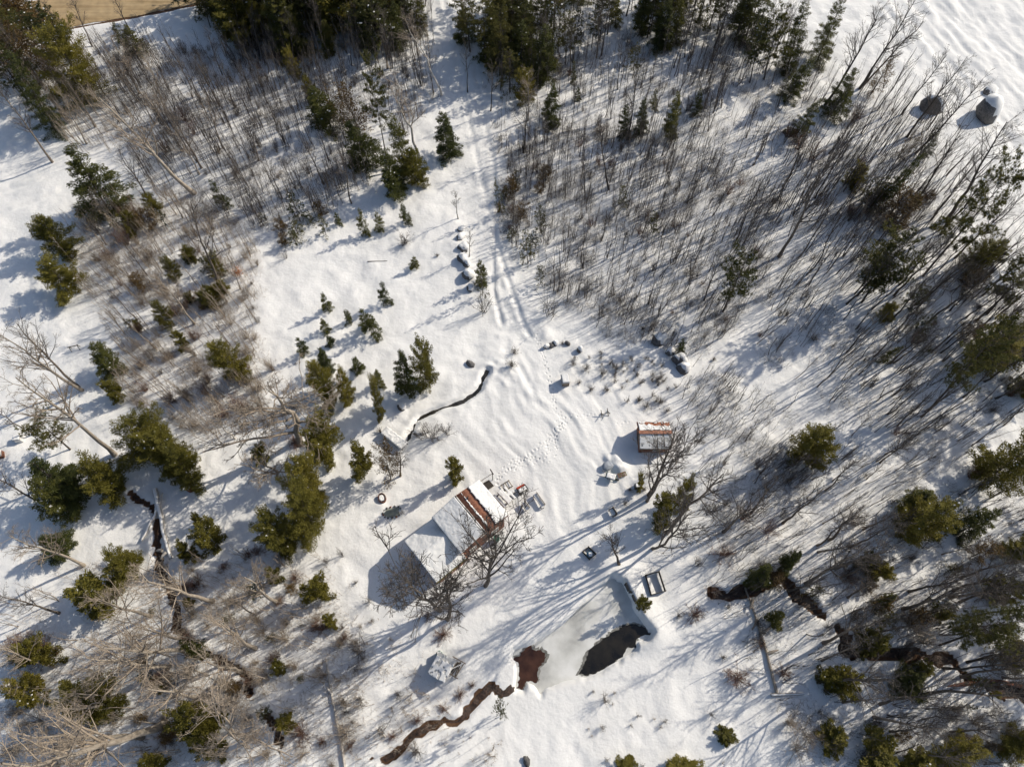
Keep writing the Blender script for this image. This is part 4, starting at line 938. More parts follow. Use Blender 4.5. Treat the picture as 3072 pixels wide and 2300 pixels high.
log('fallen_birch', 'thinner pale log lying beside the thick fallen birch', [(479, 1535), (462, 1568), (448, 1600), (432, 1625)], .2, .14, M['birch'], .35)
log('fallen_log', 'long grey fallen trunk stretched across the snow towards the east stream', [(2234, 1762), (2260, 1840), (2290, 1930), (2312, 2010), (2327, 2080)], .10, .17, M['bark_pale'], .18, [((2300, 1960), (2330, 1950)), ((2255, 1800), (2244, 1830)), ((2280, 1900), (2310, 1880)), ((2270, 1860), (2250, 1890))], 'log', False)
log('fallen_birch', 'slender broken birch pole lying across the bottom stream', [(981, 1975), (990, 2030), (1000, 2090), (1014, 2160), (1028, 2225), (1040, 2312)], .09, .14, M['birch'], .25, [((1000, 2080), (985, 2060)), ((1010, 2140), (1030, 2120))], 'log', False)
log('fallen_log', 'brown log lying beside the east stream mouth', [(2890, 2052), (2950, 2040), (3010, 2044), (3090, 2060)], .22, .2, M['board'], .2, [((2900, 2050), (2840, 2058))], 'log', False)
log('fallen_log', 'short pale log beside the long fallen trunk foot', [(2310, 2084), (2360, 2082), (2410, 2080)], .16, .1, M['bark_pale'], .2)
log('fallen_branch', 'thin branch lying on the sunlit meadow snow', [(1104, 788), (1130, 786), (1162, 784)], .06, .03, M['bark_dark'], .05, (), 'branch', False)
log('fallen_log', 'dark log slanting across the shaded snow below the east stream', [(2415, 1752), (2460, 1730), (2520, 1700)], .2, .12, M['bark_dark'], .4)

# ------------------------------------------------------------------ trees
def stand(base, tip, lim):
    """height and lean of a thing rooted at pixel base (photo px) whose tip shows at pixel tip"""
    b = G(*base); b[2] = ground_z(b[0], b[1])
    hs = np.linspace(.5, 30, 240); pr = np.array([P(b + [0, 0, h]) for h in hs]); h = hs[np.argmin(np.hypot(pr[:, 0] - tip[0], pr[:, 1] - tip[1]))]
    t = G(tip[0], tip[1], b[2] + h); off = (t - b)[:2]; a = math.atan2(np.hypot(*off), h); a = min(a, lim)
    ax = Vector((-off[1], off[0], 0)); ax = ax.normalized() if ax.length > 1e-6 else Vector((1, 0, 0))
    return b, h, Matrix.Rotation(a, 4, ax)
KIND = {'young': ('young_spruce', 'young green spruce'), 'spruce': ('spruce_tree', 'dark green spruce'), 'cedar': ('cedar_tree', 'bushy olive cedar'), 'big': ('cedar_tree', 'big broad olive cedar'),
        'round': ('cedar_bush', 'low rounded olive evergreen bush'), 'rust': ('cedar_tree', 'brown-tinged cedar'), 'pine': ('pine_tree', 'tall open pine'), 'sparse': ('young_pine', 'thin sparse young pine'), 'tall': ('spruce_tree', 'tall narrow spruce')}
_ci = {}
def plant(kind, tx, ty, bx, by, r, label=None):
    b, h, Rm_ = stand((bx * D2S, by * D2S), (tx * D2S, ty * D2S), rad(7))
    dpt = FPX / np.linalg.norm(np.array([0, 0, CAM_H]) - (b + [0, 0, h * .4]))
    rw_ = r * D2S / dpt
    vs_ = CON[kind]; k = _ci.get(kind, 0); _ci[kind] = k + 1; H, R_, mt, mc, msn = vs_[k % len(vs_)]
    h = max(h, rw_ * 1.15); nm, ph = KIND[kind]
    t = link(nm, None); t.empty_display_size = .3
    sz = h / H; sx = rw_ / R_
    t.matrix_world = Matrix.Translation(b) @ Rm_ @ Matrix.Rotation(random.uniform(0, 6.28), 4, 'Z') @ Matrix.Diagonal((sx, sx, sz, 1))
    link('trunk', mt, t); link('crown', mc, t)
    if (k * 7) % 5 < 3: link('snow_patches', msn, t)['kind'] = 'stuff'
    size = 'knee-high' if h < 1 else 'small' if h < 2.6 else 'mid-sized' if h < 6 else 'tall' if h < 12 else 'towering'
    wide = 'slim' if rw_ / h < .24 else 'full' if rw_ / h < .42 else 'wide'
    ph = ph.replace('tall ', '').replace('big broad ', '').replace('low rounded ', '').replace('young ', '')
    if label: tag(t, label, 'tree', 'evergreens')
    else: defer(t, f'{size} {wide} {ph}', 'tree', 'evergreens')
    return t
T_CON = '''
big 100 62 205 215 46|pine 75 20 150 130 34|spruce 180 292 235 455 48|cedar 95 470 140 545 34|cedar 105 560 150 630 36|young 452 386 490 450 14|spruce 270 55 300 115 20|young 245 50 265 90 14
pine 440 -30 455 60 20|pine 480 -40 490 70 22|pine 520 -30 525 80 22|pine 560 -30 562 60 20|pine 620 -40 622 50 18|spruce 700 45 715 120 20|pine 800 5 835 120 40|cedar 618 106 640 165 16|cedar 650 170 680 215 16|spruce 672 190 715 275 38|rust 730 185 775 280 34
pine 797 132 833 333 26|spruce 755 262 800 360 38|spruce 845 248 890 385 34|spruce 828 330 862 415 34|cedar 880 335 905 400 24|spruce 953 243 970 332 32|young 868 440 880 483 13|young 775 450 790 505 14|young 812 458 822 497 12|young 725 460 733 485 9
sparse 625 415 650 480 24|sparse 690 465 705 508 16|young 893 555 896 580 12|young 824 609 835 655 15|young 695 632 710 672 13|young 745 669 755 698 11|young 778 668 795 712 17|young 800 680 815 725 17|young 694 688 705 718 12|young 708 726 716 747 11|young 640 730 660 765 14
spruce 690 752 710 800 20|young 765 773 778 806 17|cedar 675 785 700 850 25|cedar 700 810 718 885 23|cedar 735 803 755 870 22|cedar 803 815 825 905 16|spruce 812 798 822 835 13|spruce 865 758 880 850 29|cedar 908 740 922 838 29|cedar 680 905 705 985 42
big 650 985 680 1080 42|big 640 1055 680 1140 48|big 575 1112 620 1185 46|round 770 972 785 1025 26|rust 825 958 845 1035 27|round 978 992 985 1036 20|sparse 1037 566 1043 640 17|young 1036 562 1040 612 16|round 556 960 570 995 18|spruce 205 733 245 800 30
big 290 890 350 985 50|big 345 920 390 1010 45|big 380 960 420 1038 38|pine 80 910 150 970 34|spruce 80 980 160 1070 48|spruce 70 1030 150 1100 42|cedar 195 985 255 1062 42|cedar 465 742 520 815 30|round 235 825 255 858 20|cedar 338 650 365 705 17|cedar 355 556 378 600 15|round 380 718 400 752 14|cedar 455 545 475 595 15
round 185 1240 240 1300 46|spruce 95 1140 140 1192 30|cedar 235 1205 290 1232 32|round 430 1135 465 1176 28|round 425 1105 440 1135 12|round 385 1180 420 1202 18|round 45 1380 110 1420 28|cedar 140 1470 220 1520 40|cedar 200 1490 250 1532 28|round 20 1480 90 1502 28|round 390 1540 450 1562 38|round 420 1600 470 1612 28|round 310 1645 350 1652 24|spruce 390 1385 430 1410 22
round 585 1228 600 1255 17|round 675 1255 695 1290 27|round 710 1318 720 1352 15|round 605 1515 625 1565 18|sparse 1080 1505 1082 1545 18|round 1385 1284 1384 1313 14|spruce 1650 1205 1630 1257 27|round 1350 1628 1348 1656 22|round 1570 1555 1565 1592 19|round 1485 1628 1475 1660 28|round 1440 1070 1425 1135 28|round 1490 1040 1470 1092 22
cedar 1760 905 1735 995 42|pine 1960 515 1860 655 46|pine 1920 560 1850 640 36|tall 2030 350 1880 455 18|pine 2195 360 1990 600 44|pine 2150 680 2006 886 42|young 1950 748 1905 780 12|pine 2235 730 2190 790 30|cedar 2220 950 2120 1045 42|spruce 1995 1030 1970 1098 32|cedar 2050 1098 1960 1152 42|spruce 2160 1105 2070 1150 28
pine 2185 1335 2030 1392 44|spruce 1985 1448 1960 1472 36|round 1920 1620 1890 1642 42|round 2010 1640 1980 1652 34|cedar 2110 1625 2050 1632 34|cedar 2230 1590 2185 1607 34|round 1810 1575 1795 1597 28|spruce 1935 1285 1895 1311 17|spruce 1690 1320 1668 1343 18|spruce 1730 1192 1690 1226 20|rust 2160 1175 2100 1201 22|cedar 2235 1400 2195 1412 22
pine 1680 20 1650 172 32|pine 1640 55 1620 178 26|tall 1745 -10 1700 152 26|tall 1825 -20 1765 132 24|spruce 1770 130 1700 217 24|spruce 1850 150 1795 252 27|rust 1928 128 1880 206 17|spruce 1775 215 1715 300 20|cedar 2145 525 2090 592 28|rust 1990 290 1940 345 13|tall 2033 270 1995 342 10
spruce 1465 200 1447 295 22|spruce 1354 225 1347 295 16|spruce 1392 212 1380 290 18|spruce 1514 192 1503 250 12|young 1418 190 1412 235 10|spruce 1470 -10 1460 95 22|spruce 1430 5 1425 90 14|sparse 1375 95 1368 150 22|spruce 1195 180 1190 265 24|cedar 1135 150 1135 222 20|young 1240 130 1238 180 8|young 1249 183 1247 214 8
pine 1000 -20 1015 112 28|pine 1040 -10 1050 142 32|pine 1080 20 1085 167 28|pine 1105 -20 1104 100 28|spruce 1130 -30 1130 60 20|sparse 1165 440 1170 500 20|sparse 1133 495 1140 567 22|sparse 1063 385 1085 462 14|sparse 1345 400 1345 452 18|sparse 1410 455 1410 507 18|pine 1614 556 1560 676 36|sparse 1165 570 1168 614 16|spruce 1474 730 1468 768 10|round 1375 1018 1380 1062 9
tall 25 100 120 285 26|pine -10 110 60 220 36|pine -20 20 60 110 34|pine 1560 -40 1550 70 22|pine 1600 -30 1590 90 24|tall 1330 -40 1330 50 16|pine 1220 -40 1218 40 22|spruce 905 -20 910 70 18|pine 860 -40 865 60 24|pine 760 -40 765 50 22|cedar 2240 820 2200 850 26|cedar 2230 1180 2180 1195 30|pine 2225 560 2130 680 36'''
for it in T_CON.replace('\n', '|').split('|'):
    if it.strip():
        k_, *v_ = it.split(); plant(k_, *map(float, v_))
# shade trees just beyond the frame whose shadows fall into the picture
for k_, x_, y_, h_, r_ in (('pine', 66, 18, 16, 3.2), ('pine', 72, 26, 17, 3.4), ('pine', 70, 40, 18, 3.5), ('pine', 64, 8, 15, 3.2), ('pine', 78, 50, 17, 3.3), ('pine', 58, -2, 15, 3.0), ('pine', 74, 58, 18, 3.6)):
    H, R_, mt, mc, msn = CON[k_][int(x_) % 4]; t = link('pine_tree', None); t.location = on_ground(x_, y_); t.scale = (r_ / R_, r_ / R_, h_ / H); link('trunk', mt, t); link('crown', mc, t)
    defer(t, 'towering pine outside the clearing', 'tree', 'evergreens')

_bi = {}
BK = {'tall': ('bare_tree', 'grey-brown leafless tree'), 'pale': ('bare_tree', 'pale sunlit leafless tree'), 'birch': ('birch_tree', 'white-barked leafless birch'), 'spread': ('bare_tree', 'spreading leafless tree'), 'gnarl': ('bare_tree', 'gnarled pale leafless tree'), 'dark': ('bare_tree', 'dark-trunked leafless tree')}
def bare(kind, bx, by, tx, ty, w=1.0, label=None):
    b, h, Rm_ = stand((bx * D2S, by * D2S), (tx * D2S, ty * D2S), rad(28 if kind == 'spread' else 16))
    vs_ = BARE[kind]; k = _bi.get(kind, 0); _bi[kind] = k + 1; H, mt, mb = vs_[k % len(vs_)]; nm, ph = BK[kind]
    t = link(nm, None); t.empty_display_size = .3; s = h / H
    t.matrix_world = Matrix.Translation(b) @ Rm_ @ Matrix.Rotation(random.uniform(0, 6.28), 4, 'Z') @ Matrix.Diagonal((s * w, s * w, s, 1))
    link('trunk', mt, t); link('branches', mb, t)
    size = 'small' if h < 5 else 'mid-sized' if h < 9 else 'tall' if h < 14 else 'towering'
    if label: tag(t, label, 'tree', 'bare trees')
    else: defer(t, f'{size} {ph}', 'tree', 'bare trees')
    return t
T_BARE = '''
tall 113 350 -10 190 1|pale 420 417 200 190 1.15|pale 187 310 130 190 1|tall 333 447 255 310 1|tall 473 632 400 420 .9|dark 290 85 235 -30 1|tall 197 97 140 -20 1|tall 170 110 90 0 1|pale 300 200 230 70 1|pale 360 250 300 110 1|birch 905 352 862 150 1.3|birch 953 207 900 30 1.2
pale 177 842 -15 712 1|tall 170 835 40 685 1|pale 247 982 15 818 1.1|tall 70 935 -20 878 1|tall 117 1102 -30 1025 1|pale 420 699 335 600 1|birch 510 949 450 865 .9|birch 290 865 238 785 .9|gnarl 648 962 592 775 1.5|gnarl 603 1035 558 970 1.4
pale 357 1561 -30 1595 1.2|pale 310 1592 50 1602 1.1|pale 423 1410 225 1388 1.2|pale 367 1440 190 1424 1.2|pale 463 1297 315 1212 1.2|pale 183 1222 15 1156 1.1|tall 130 1324 -15 1288 1|pale 400 1377 280 1348 1.2|pale 117 1440 -25 1388 1|pale 200 1640 -25 1655 1.2|pale 555 1400 465 1330 1.4|gnarl 547 1592 415 1556 1.2|pale 330 1330 200 1280 1.2|pale 520 1450 420 1420 1.3|pale 250 1520 90 1510 1.2|pale 600 1300 520 1240 1.4|pale 440 1500 300 1488 1.2
spread 950 1317 850 1190 .9|spread 970 1336 985 1205 .8|spread 1046 1268 1064 1120 .85|spread 1396 1084 1490 925 .85|tall 1400 1070 1450 905 .8|spread 1410 1182 1560 1052 .7|tall 1440 1150 1580 1020 .8|tall 1336 1220 1322 1158 1.5|tall 865 1028 860 970 1.1
tall 1886 772 1962 698 1|tall 1680 558 1795 330 .9|dark 1856 193 1985 -20 .9|dark 1782 227 1900 0 .9|tall 1865 185 2020 45 1|dark 1946 250 2050 110 .9|dark 1959 297 2095 125 .9|dark 1976 333 2120 160 .9|dark 2040 480 2185 255 1.2|dark 2106 695 2220 600 .8|dark 1990 420 2090 260 .9|dark 1940 400 2040 250 .8|dark 2060 560 2200 420 .9|dark 2120 640 2230 540 .9|dark 1930 640 2060 510 .9|dark 2000 700 2140 590 .9|dark 1830 480 1900 370 .9|dark 1760 430 1830 300 .9|dark 2080 780 2215 700 .9|dark 2150 860 2240 815 .9
tall 1739 1261 1885 1180 .9|tall 1939 1624 2015 1550 .9|dark 2075 1247 2220 1203 1|tall 1790 1165 1870 1095 1.3|tall 1830 1290 1890 1240 1.4|pale 1960 1395 2040 1370 1.4|dark 2060 1275 2215 1235 1|tall 1990 900 2090 820 .9|dark 2075 1300 2220 1275 1|tall 1900 1000 1990 930 .9|tall 1780 1060 1850 990 .9|tall 1690 1130 1770 1060 1|dark 2120 1480 2230 1470 1|pale 1775 1605 1740 1560 1.5|tall 1620 1110 1690 1030 .9|tall 1560 1150 1640 1080 1
dark 1206 110 1215 0 .8|dark 1355 300 1368 150 .8|dark 1263 430 1262 330 .8|dark 1335 190 1345 90 .8|dark 1315 410 1300 275 1|dark 1528 285 1540 190 .8|dark 1610 300 1640 210 .8|dark 1695 115 1710 0 .8|dark 1580 60 1595 -40 .8|dark 1480 120 1490 0 .8|dark 640 140 625 20 .8|dark 560 120 540 10 .8|dark 770 105 755 0 .8|dark 480 160 450 60 .8|dark 1010 200 1005 90 .8|dark 1060 240 1062 130 .8|dark 1130 330 1135 200 .8|dark 1590 520 1640 400 .8|dark 1520 650 1555 545 .8
tall 990 474 984 412 .9|tall 1014 556 1012 498 .9|tall 1175 330 1180 250 .8|pale 1140 260 1142 150 1|tall 640 470 620 400 .9|tall 760 440 735 330 .9|tall 700 400 660 290 .9|tall 610 430 570 330 .9|tall 560 350 520 240 .9'''
LAB = {'gnarl 648': 'big gnarled pale-limbed tree rising above the olive cedars', 'birch 905': 'white-limbed birch with an upswept crown beside the driveway spruces', 'spread 1046': 'many-stemmed bare tree reaching over the house roof corner',
       'spread 1396': 'leaning bare tree with brushy crown beside the rusty shed'}
for it in T_BARE.replace('\n', '|').split('|'):
    if it.strip():
        k_, *v_ = it.split(); bare(k_, *map(float, v_), label=LAB.get(k_ + ' ' + v_[0]))

# woods filling in between the named trees
XZ = [('pine spruce sparse cedar', [(430, -10), (900, -10), (930, 120), (640, 130), (440, 70)], 40, 6, 12), ('pine spruce pine sparse spruce', [(990, -10), (1330, -10), (1300, 130), (1100, 200), (1010, 120)], 30, 6, 12),
      ('pine sparse spruce', [(1340, -20), (1650, -20), (1640, 110), (1400, 100)], 16, 5, 11), ('rust pine sparse', [(0, 20), (150, 90), (210, 200), (60, 230), (0, 180)], 10, 6, 12),
      ('sparse rust', [(1060, 380), (1200, 380), (1180, 560), (1100, 560)], 10, 1.5, 3.5), ('sparse rust cedar', [(1800, 350), (2100, 480), (2200, 800), (2000, 900), (1850, 700)], 16, 2, 7),
      ('round sparse rust', [(300, 1200), (640, 1220), (700, 1480), (500, 1640), (250, 1560)], 18, 1, 3), ('sparse rust round', [(1560, 1150), (2200, 1180), (2200, 1640), (1850, 1600)], 26, 1, 4.5),
      ('sparse rust cedar', [(180, 430), (440, 440), (540, 660), (400, 760), (250, 720)], 14, 1.5, 4), ('sparse rust', [(560, 480), (720, 420), (700, 520), (600, 540)], 8, 1.5, 3)]
xr = np.random.default_rng(77)
for kinds, poly, n, h0, h1 in XZ:
    W_ = np.array([Gd(*q)[:2] for q in poly]); kinds = kinds.split(); c = 0
    while c < n:
        q = xr.uniform(W_.min(0), W_.max(0))
        if not inside(q[:1], q[1:], W_)[0]: continue
        kd = kinds[xr.integers(len(kinds))]; h = xr.uniform(h0, h1); b = on_ground(*q); c += 1
        rr = h * xr.uniform(.2, .3) if kd in ('pine', 'spruce') else h * xr.uniform(.28, .5)
        pb, pt_ = P(b) / D2S, P(b + [0, 0, h]) / D2S
        plant(kd, pt_[0], pt_[1], pb[0], pb[1], rr * FPX / np.linalg.norm(b + [0, 0, h * .4] - np.array([0, 0, CAM_H])) / D2S)
BZ = [('pale', [(0, 1500), (350, 1420), (560, 1300), (640, 1420), (500, 1656), (0, 1656)], 16, 5, 9), ('dark tall', [(430, -10), (930, -10), (930, 160), (640, 150)], 22, 7, 12), ('dark tall', [(1000, -10), (1640, -10), (1560, 140), (1100, 260)], 26, 7, 12),
      ('dark', [(1780, 330), (1960, 400), (2190, 700), (2100, 900), (1800, 700)], 26, 8, 13), ('pale tall', [(230, 130), (420, 120), (600, 300), (420, 400)], 14, 7, 11), ('tall', [(1560, 900), (2180, 960), (2180, 1400), (1700, 1250)], 22, 5, 10), ('dark tall', [(1700, 1180), (2150, 1150), (2200, 1600), (1900, 1640), (1690, 1450)], 26, 9, 15), ('tall pale', [(180, 440), (420, 440), (540, 640), (420, 740), (240, 700)], 14, 5, 8), ('pale tall', [(0, 100), (180, 180), (230, 330), (60, 260)], 9, 7, 12)]
for kinds, poly, n, h0, h1 in BZ:
    W_ = np.array([Gd(*q)[:2] for q in poly]); kinds = kinds.split(); c = 0
    while c < n:
        q = xr.uniform(W_.min(0), W_.max(0))
        if not inside(q[:1], q[1:], W_)[0]: continue
        h = xr.uniform(h0, h1); b = on_ground(*q); pb, pt_ = P(b) / D2S, P(b + [*xr.normal(0, .05 * h, 2), h]) / D2S; c += 1
        bare(kinds[xr.integers(len(kinds))], *pb, *pt_, xr.uniform(.75, 1.05))

# beech sapling with orange leaves
x, y, z = gp(722, 832)
bt = thing('beech_sapling', 'small sapling still holding bright orange leaves', 'sapling', (x, y, z))
link('stem', SAPM[0][1], bt).scale = (.8, .8, .6)
r = np.random.default_rng(5); n = 420; c = r.normal(0, 1, (n, 3)) * [.28, .28, .42] + [0, 0, 1.15]; d = nrmz(r.normal(size=(n, 3))); w = nrmz(np.cross(d, r.normal(size=(n, 3)))) * .05
V_ = np.stack([c, c + d * .06 + w, c + d * .13, c + d * .06 - w], 1).reshape(-1, 3)
link('leaves', raw_mesh('leaves', V_, np.arange(len(V_)).reshape(-1, 4), M['leaf'], False, {'tint': np.repeat(r.random(n), 4)}), bt)

# shrubs
S_LIST = '''
fan 922 942 30|fan 939 948 28|fan 966 938 24|ball 875 528 26|ball 945 556 9|fan 1045 676 26|fan 1186 683 32|ball 1105 795 22|ball 1112 765 16|ball 1250 760 9|ball 1375 815 14|ball 1265 800 18|ball 1300 812 20|ball 1330 800 16|ball 1250 830 12|ball 1275 845 14|ball 1310 848 12|ball 1395 880 18|ball 1425 872 18|ball 1380 868 12|ball 1440 890 14
fan 783 1406 32|fan 863 1502 16|pale 750 1585 40|fan 826 1576 26|ball 900 1622 30|fan 1306 1510 18|brown 1590 1462 36|brown 1500 1328 28|brown 1540 1276 24|brown 1560 1200 30|red 1655 1150 30|red 1600 1120 30|red 1720 325 28|red 1752 348 28|red 1842 262 24|red 1856 355 14|red 1700 300 24|brown 958 1372 26|brown 925 1332 14
pale 470 870 24|pale 430 800 24|red 520 880 26|red 490 900 26|red 450 850 22|pale 640 880 30|pale 590 800 30|pale 560 840 30|brown 640 960 24|pale 300 620 26|pale 250 590 24|pale 360 640 26|red 380 680 24|pale 320 560 24|red 300 470 24|pale 280 500 24|pale 500 700 22|fan 560 700 14|fan 620 560 12|fan 535 640 14|ball 550 668 10|ball 545 615 10|pale 480 660 18
pale 90 1560 40|pale 40 1620 40|pale 150 1610 40|pale 210 1560 30|pale 320 1410 36|pale 420 1330 36|pale 500 1300 36|pale 560 1340 36|pale 620 1380 34|pale 580 1460 34|pale 640 1440 28|pale 500 1520 30|pale 690 1340 24|pale 740 1390 24|brown 640 1250 20|brown 700 1360 18|pale 1700 1560 34|pale 1740 1590 34|pale 1720 1620 34|pale 1990 1385 34|brown 1830 1250 26|pale 1840 1130 28|pale 2060 1530 30|pale 2110 1560 30|pale 2130 1290 26|red 2130 1010 26|red 2090 1030 24|brown 1640 1390 16|brown 1690 1455 24
brown 995 1500 18|brown 960 1530 16|brown 905 1555 18|brown 850 1590 16|brown 760 1610 18|brown 700 1600 16|brown 1020 1480 12|ball 1465 1330 14|ball 1560 1420 14|brown 610 1300 16|brown 560 1190 20|red 600 1180 22|red 540 1200 20|ball 690 1140 12|fan 870 1110 10|fan 740 1200 14|ball 770 1260 10|fan 800 1300 16|red 1450 680 10|ball 1470 770 12|ball 1540 780 12|ball 1560 720 12|ball 1215 745 8|ball 1390 1060 14|ball 1350 1090 14|fan 1400 1030 18|ball 1360 1060 12
brown 1175 130 14|red 1200 140 16|red 1160 110 14|red 1230 160 14|red 400 260 20|red 420 290 18|red 360 330 18|red 600 130 14|red 560 150 14|red 640 150 14'''
SN = {'fan': ('shrub', 'upright many-stemmed leafless shrub'), 'ball': ('shrub', 'low dark twiggy bush'), 'red': ('shrub', 'reddish leafless shrub'), 'pale': ('shrub', 'pale sunlit twiggy shrub'), 'brown': ('shrub', 'dense brown brushy bush')}
_si = 0
for it in S_LIST.replace('\n', '|').split('|'):
    if it.strip():
        k_, x_, y_, r_ = it.split(); x_, y_, r_ = float(x_), float(y_), float(r_)
        b = Gd(x_, y_); b[2] = ground_z(b[0], b[1]); rw_ = r_ * D2S / (FPX / np.linalg.norm(b - [0, 0, CAM_H]))
        nat = {'fan': 1.3, 'ball': 1.7, 'red': 1.5, 'pale': 2.2, 'brown': 1.2}[k_]
        o = link(SN[k_][0], SHR[k_][_si % 3]); _si += 1; s = rw_ / nat
        o.location = b; o.rotation_euler = (0, 0, random.uniform(0, 6.28)); o.scale = (s, s, s * random.uniform(.8, 1.15)); defer(o, SN[k_][1], 'shrub', 'leafless shrubs')

SZ = [('pale red pale', [(190, 440), (440, 440), (560, 560), (560, 760), (430, 770), (300, 730), (180, 560)], 46, 12, 26), ('pale red', [(300, 760), (560, 760), (580, 900), (470, 960), (300, 880)], 30, 12, 26), ('pale pale brown', [(20, 1400), (380, 1210), (640, 1220), (780, 1400), (720, 1656), (20, 1656)], 66, 14, 34),
      ('fan ball red', [(1060, 340), (1250, 270), (1500, 320), (1690, 420), (1650, 640), (1520, 770), (1330, 745), (1210, 650), (1080, 520)], 70, 8, 18), ('fan red ball', [(1690, 340), (1830, 300), (2000, 420), (2212, 650), (2212, 900), (2050, 1010), (1800, 900), (1630, 770)], 50, 10, 22),
      ('brown red fan', [(1500, 1000), (2212, 1000), (2212, 1656), (1850, 1656), (1640, 1420), (1500, 1250)], 60, 10, 26), ('fan pale red', [(230, 130), (430, 95), (640, 150), (740, 300), (760, 400), (560, 440), (430, 400), (300, 250)], 46, 10, 22), ('red ball fan', [(1000, 60), (1500, 0), (1640, 60), (1500, 250), (1080, 330)], 34, 10, 18), ('red fan', [(440, 60), (900, 10), (940, 180), (860, 260), (640, 160)], 30, 10, 18),
      ('ball fan ball', [(1225, 745), (1450, 790), (1470, 900), (1250, 850)], 44, 8, 16), ('brown fan pale', [(1250, 1480), (1500, 1500), (1700, 1656), (1100, 1656)], 16, 6, 12), ('pale brown fan', [(560, 1180), (760, 1190), (860, 1400), (900, 1600), (740, 1600), (680, 1400)], 24, 10, 20)]
szr = np.random.default_rng(88); LITE = {0: [], 1: []}; n_shrub = _si
SHL = [shrub_geo(800 + i, 2.2, 18, .5) for i in range(4)]
for kinds, poly, n, r0_, r1_ in SZ:
    kinds = kinds.split(); pa = np.array(poly, float); c = 0
    while c < n:
        q = szr.uniform(pa.min(0), pa.max(0))
        if not inside(q[:1], q[1:], pa)[0]: continue
        c += 1; k_ = kinds[szr.integers(len(kinds))]; b = Gd(*q); b[2] = ground_z(b[0], b[1]); s_ = szr.uniform(r0_, r1_) * D2S / (FPX / np.linalg.norm(b - [0, 0, CAM_H])) / {'fan': 1.3, 'ball': 1.7, 'red': 1.5, 'pale': 2.2, 'brown': 1.2}[k_]
        if min(dist_poly(b[:1], b[1:2], rt)[0] for rt in RUTS) < 1.6: continue
        if n_shrub >= 296 or c % 3 == 0:
            LITE[1 if k_ == 'pale' else 0].append((b, s_)); continue
        n_shrub += 1
        o = link(SN[k_][0], SHR[k_][c % 3]); o.location = b; o.rotation_euler = (0, 0, szr.uniform(0, 6.28)); o.scale = (s_, s_, s_ * szr.uniform(.8, 1.2)); defer(o, SN[k_][1], 'shrub', 'leafless shrubs')

# saplings: the largest to the eye as things, the rest and the underbrush as stuff
ZONES = [('thicket', 'bare sapling in the dense thicket between driveway and east woods', [(1060, 340), (1250, 270), (1500, 320), (1690, 420), (1650, 640), (1520, 770), (1330, 745), (1210, 650), (1080, 520)], 1900, 2.2, 7, 0),
         ('east', 'thin bare sapling on the shaded east slope', [(1690, 340), (1830, 300), (2000, 420), (2100, 560), (2212, 650), (2212, 900), (2050, 1010), (1800, 900), (1630, 770), (1650, 620)], 950, 3, 11, 0),
         ('birch', 'slender sapling in the birch thicket below the sandy road', [(200, 120), (430, 85), (640, 120), (780, 250), (800, 400), (700, 470), (560, 500), (430, 470), (320, 400), (230, 250)], 1700, 2.6, 7.5, 0),
         ('left', 'thin bare sapling along the edge of the snowy lane', [(180, 430), (440, 430), (560, 520), (560, 780), (430, 780), (260, 740), (150, 560)], 620, 2.4, 6, 1),
         ('hollow', 'spindly sapling in the brushy hollow above the big cedars', [(260, 740), (560, 760), (590, 900), (480, 960), (280, 880)], 420, 2.4, 5, 1),
         ('north', 'dark thin sapling in the north pine stand', [(1000, 30), (1500, 0), (1700, 60), (1560, 300), (1250, 280), (1080, 350)], 900, 2.6, 8, 0),
         ('northwest', 'dark thin sapling in the roadside woods', [(420, 40), (930, 0), (950, 200), (880, 300), (640, 140)], 760, 2.6, 8, 0),
         ('southeast', 'thin sapling in the brushy woods around the east stream', [(1500, 980), (2212, 1000), (2212, 1656), (1780, 1656), (1620, 1450), (1500, 1250)], 900, 2.2, 7, 0),
         ('shedside', 'whip-thin sapling on the slope behind the shed', [(1440, 760), (1700, 880), (1740, 1100), (1560, 1010), (1480, 890)], 240, 2.2, 5, 0),
         ('southwest', 'thin sapling among the sunlit lower woods', [(20, 1240), (600, 1200), (780, 1330), (820, 1500), (720, 1656), (20, 1656)], 520, 2.2, 6, 1),
         ('topfield', 'tall thin sapling at the edge of the open field', [(1800, 230), (1900, 160), (2060, 330), (2190, 520), (2100, 600), (1950, 430)], 150, 5, 11, 0),
         ('gap', 'thin sapling on the snowy rise between spruces and field pines', [(1480, 110), (1700, 50), (1830, 210), (1700, 400), (1520, 330)], 330, 2.4, 8, 0),
         ('lane', 'thin sapling among the pines at the lane corner', [(0, 60), (200, 120), (260, 330), (180, 340), (60, 240), (0, 220)], 260, 3, 8, 1),
         ('bottom', 'thin sapling in the scrub below the house', [(690, 1200), (830, 1330), (930, 1500), (1100, 1600), (1060, 1656), (760, 1656)], 150, 1.8, 4, 1)]
sap_all = []; zr = np.random.default_rng(21)
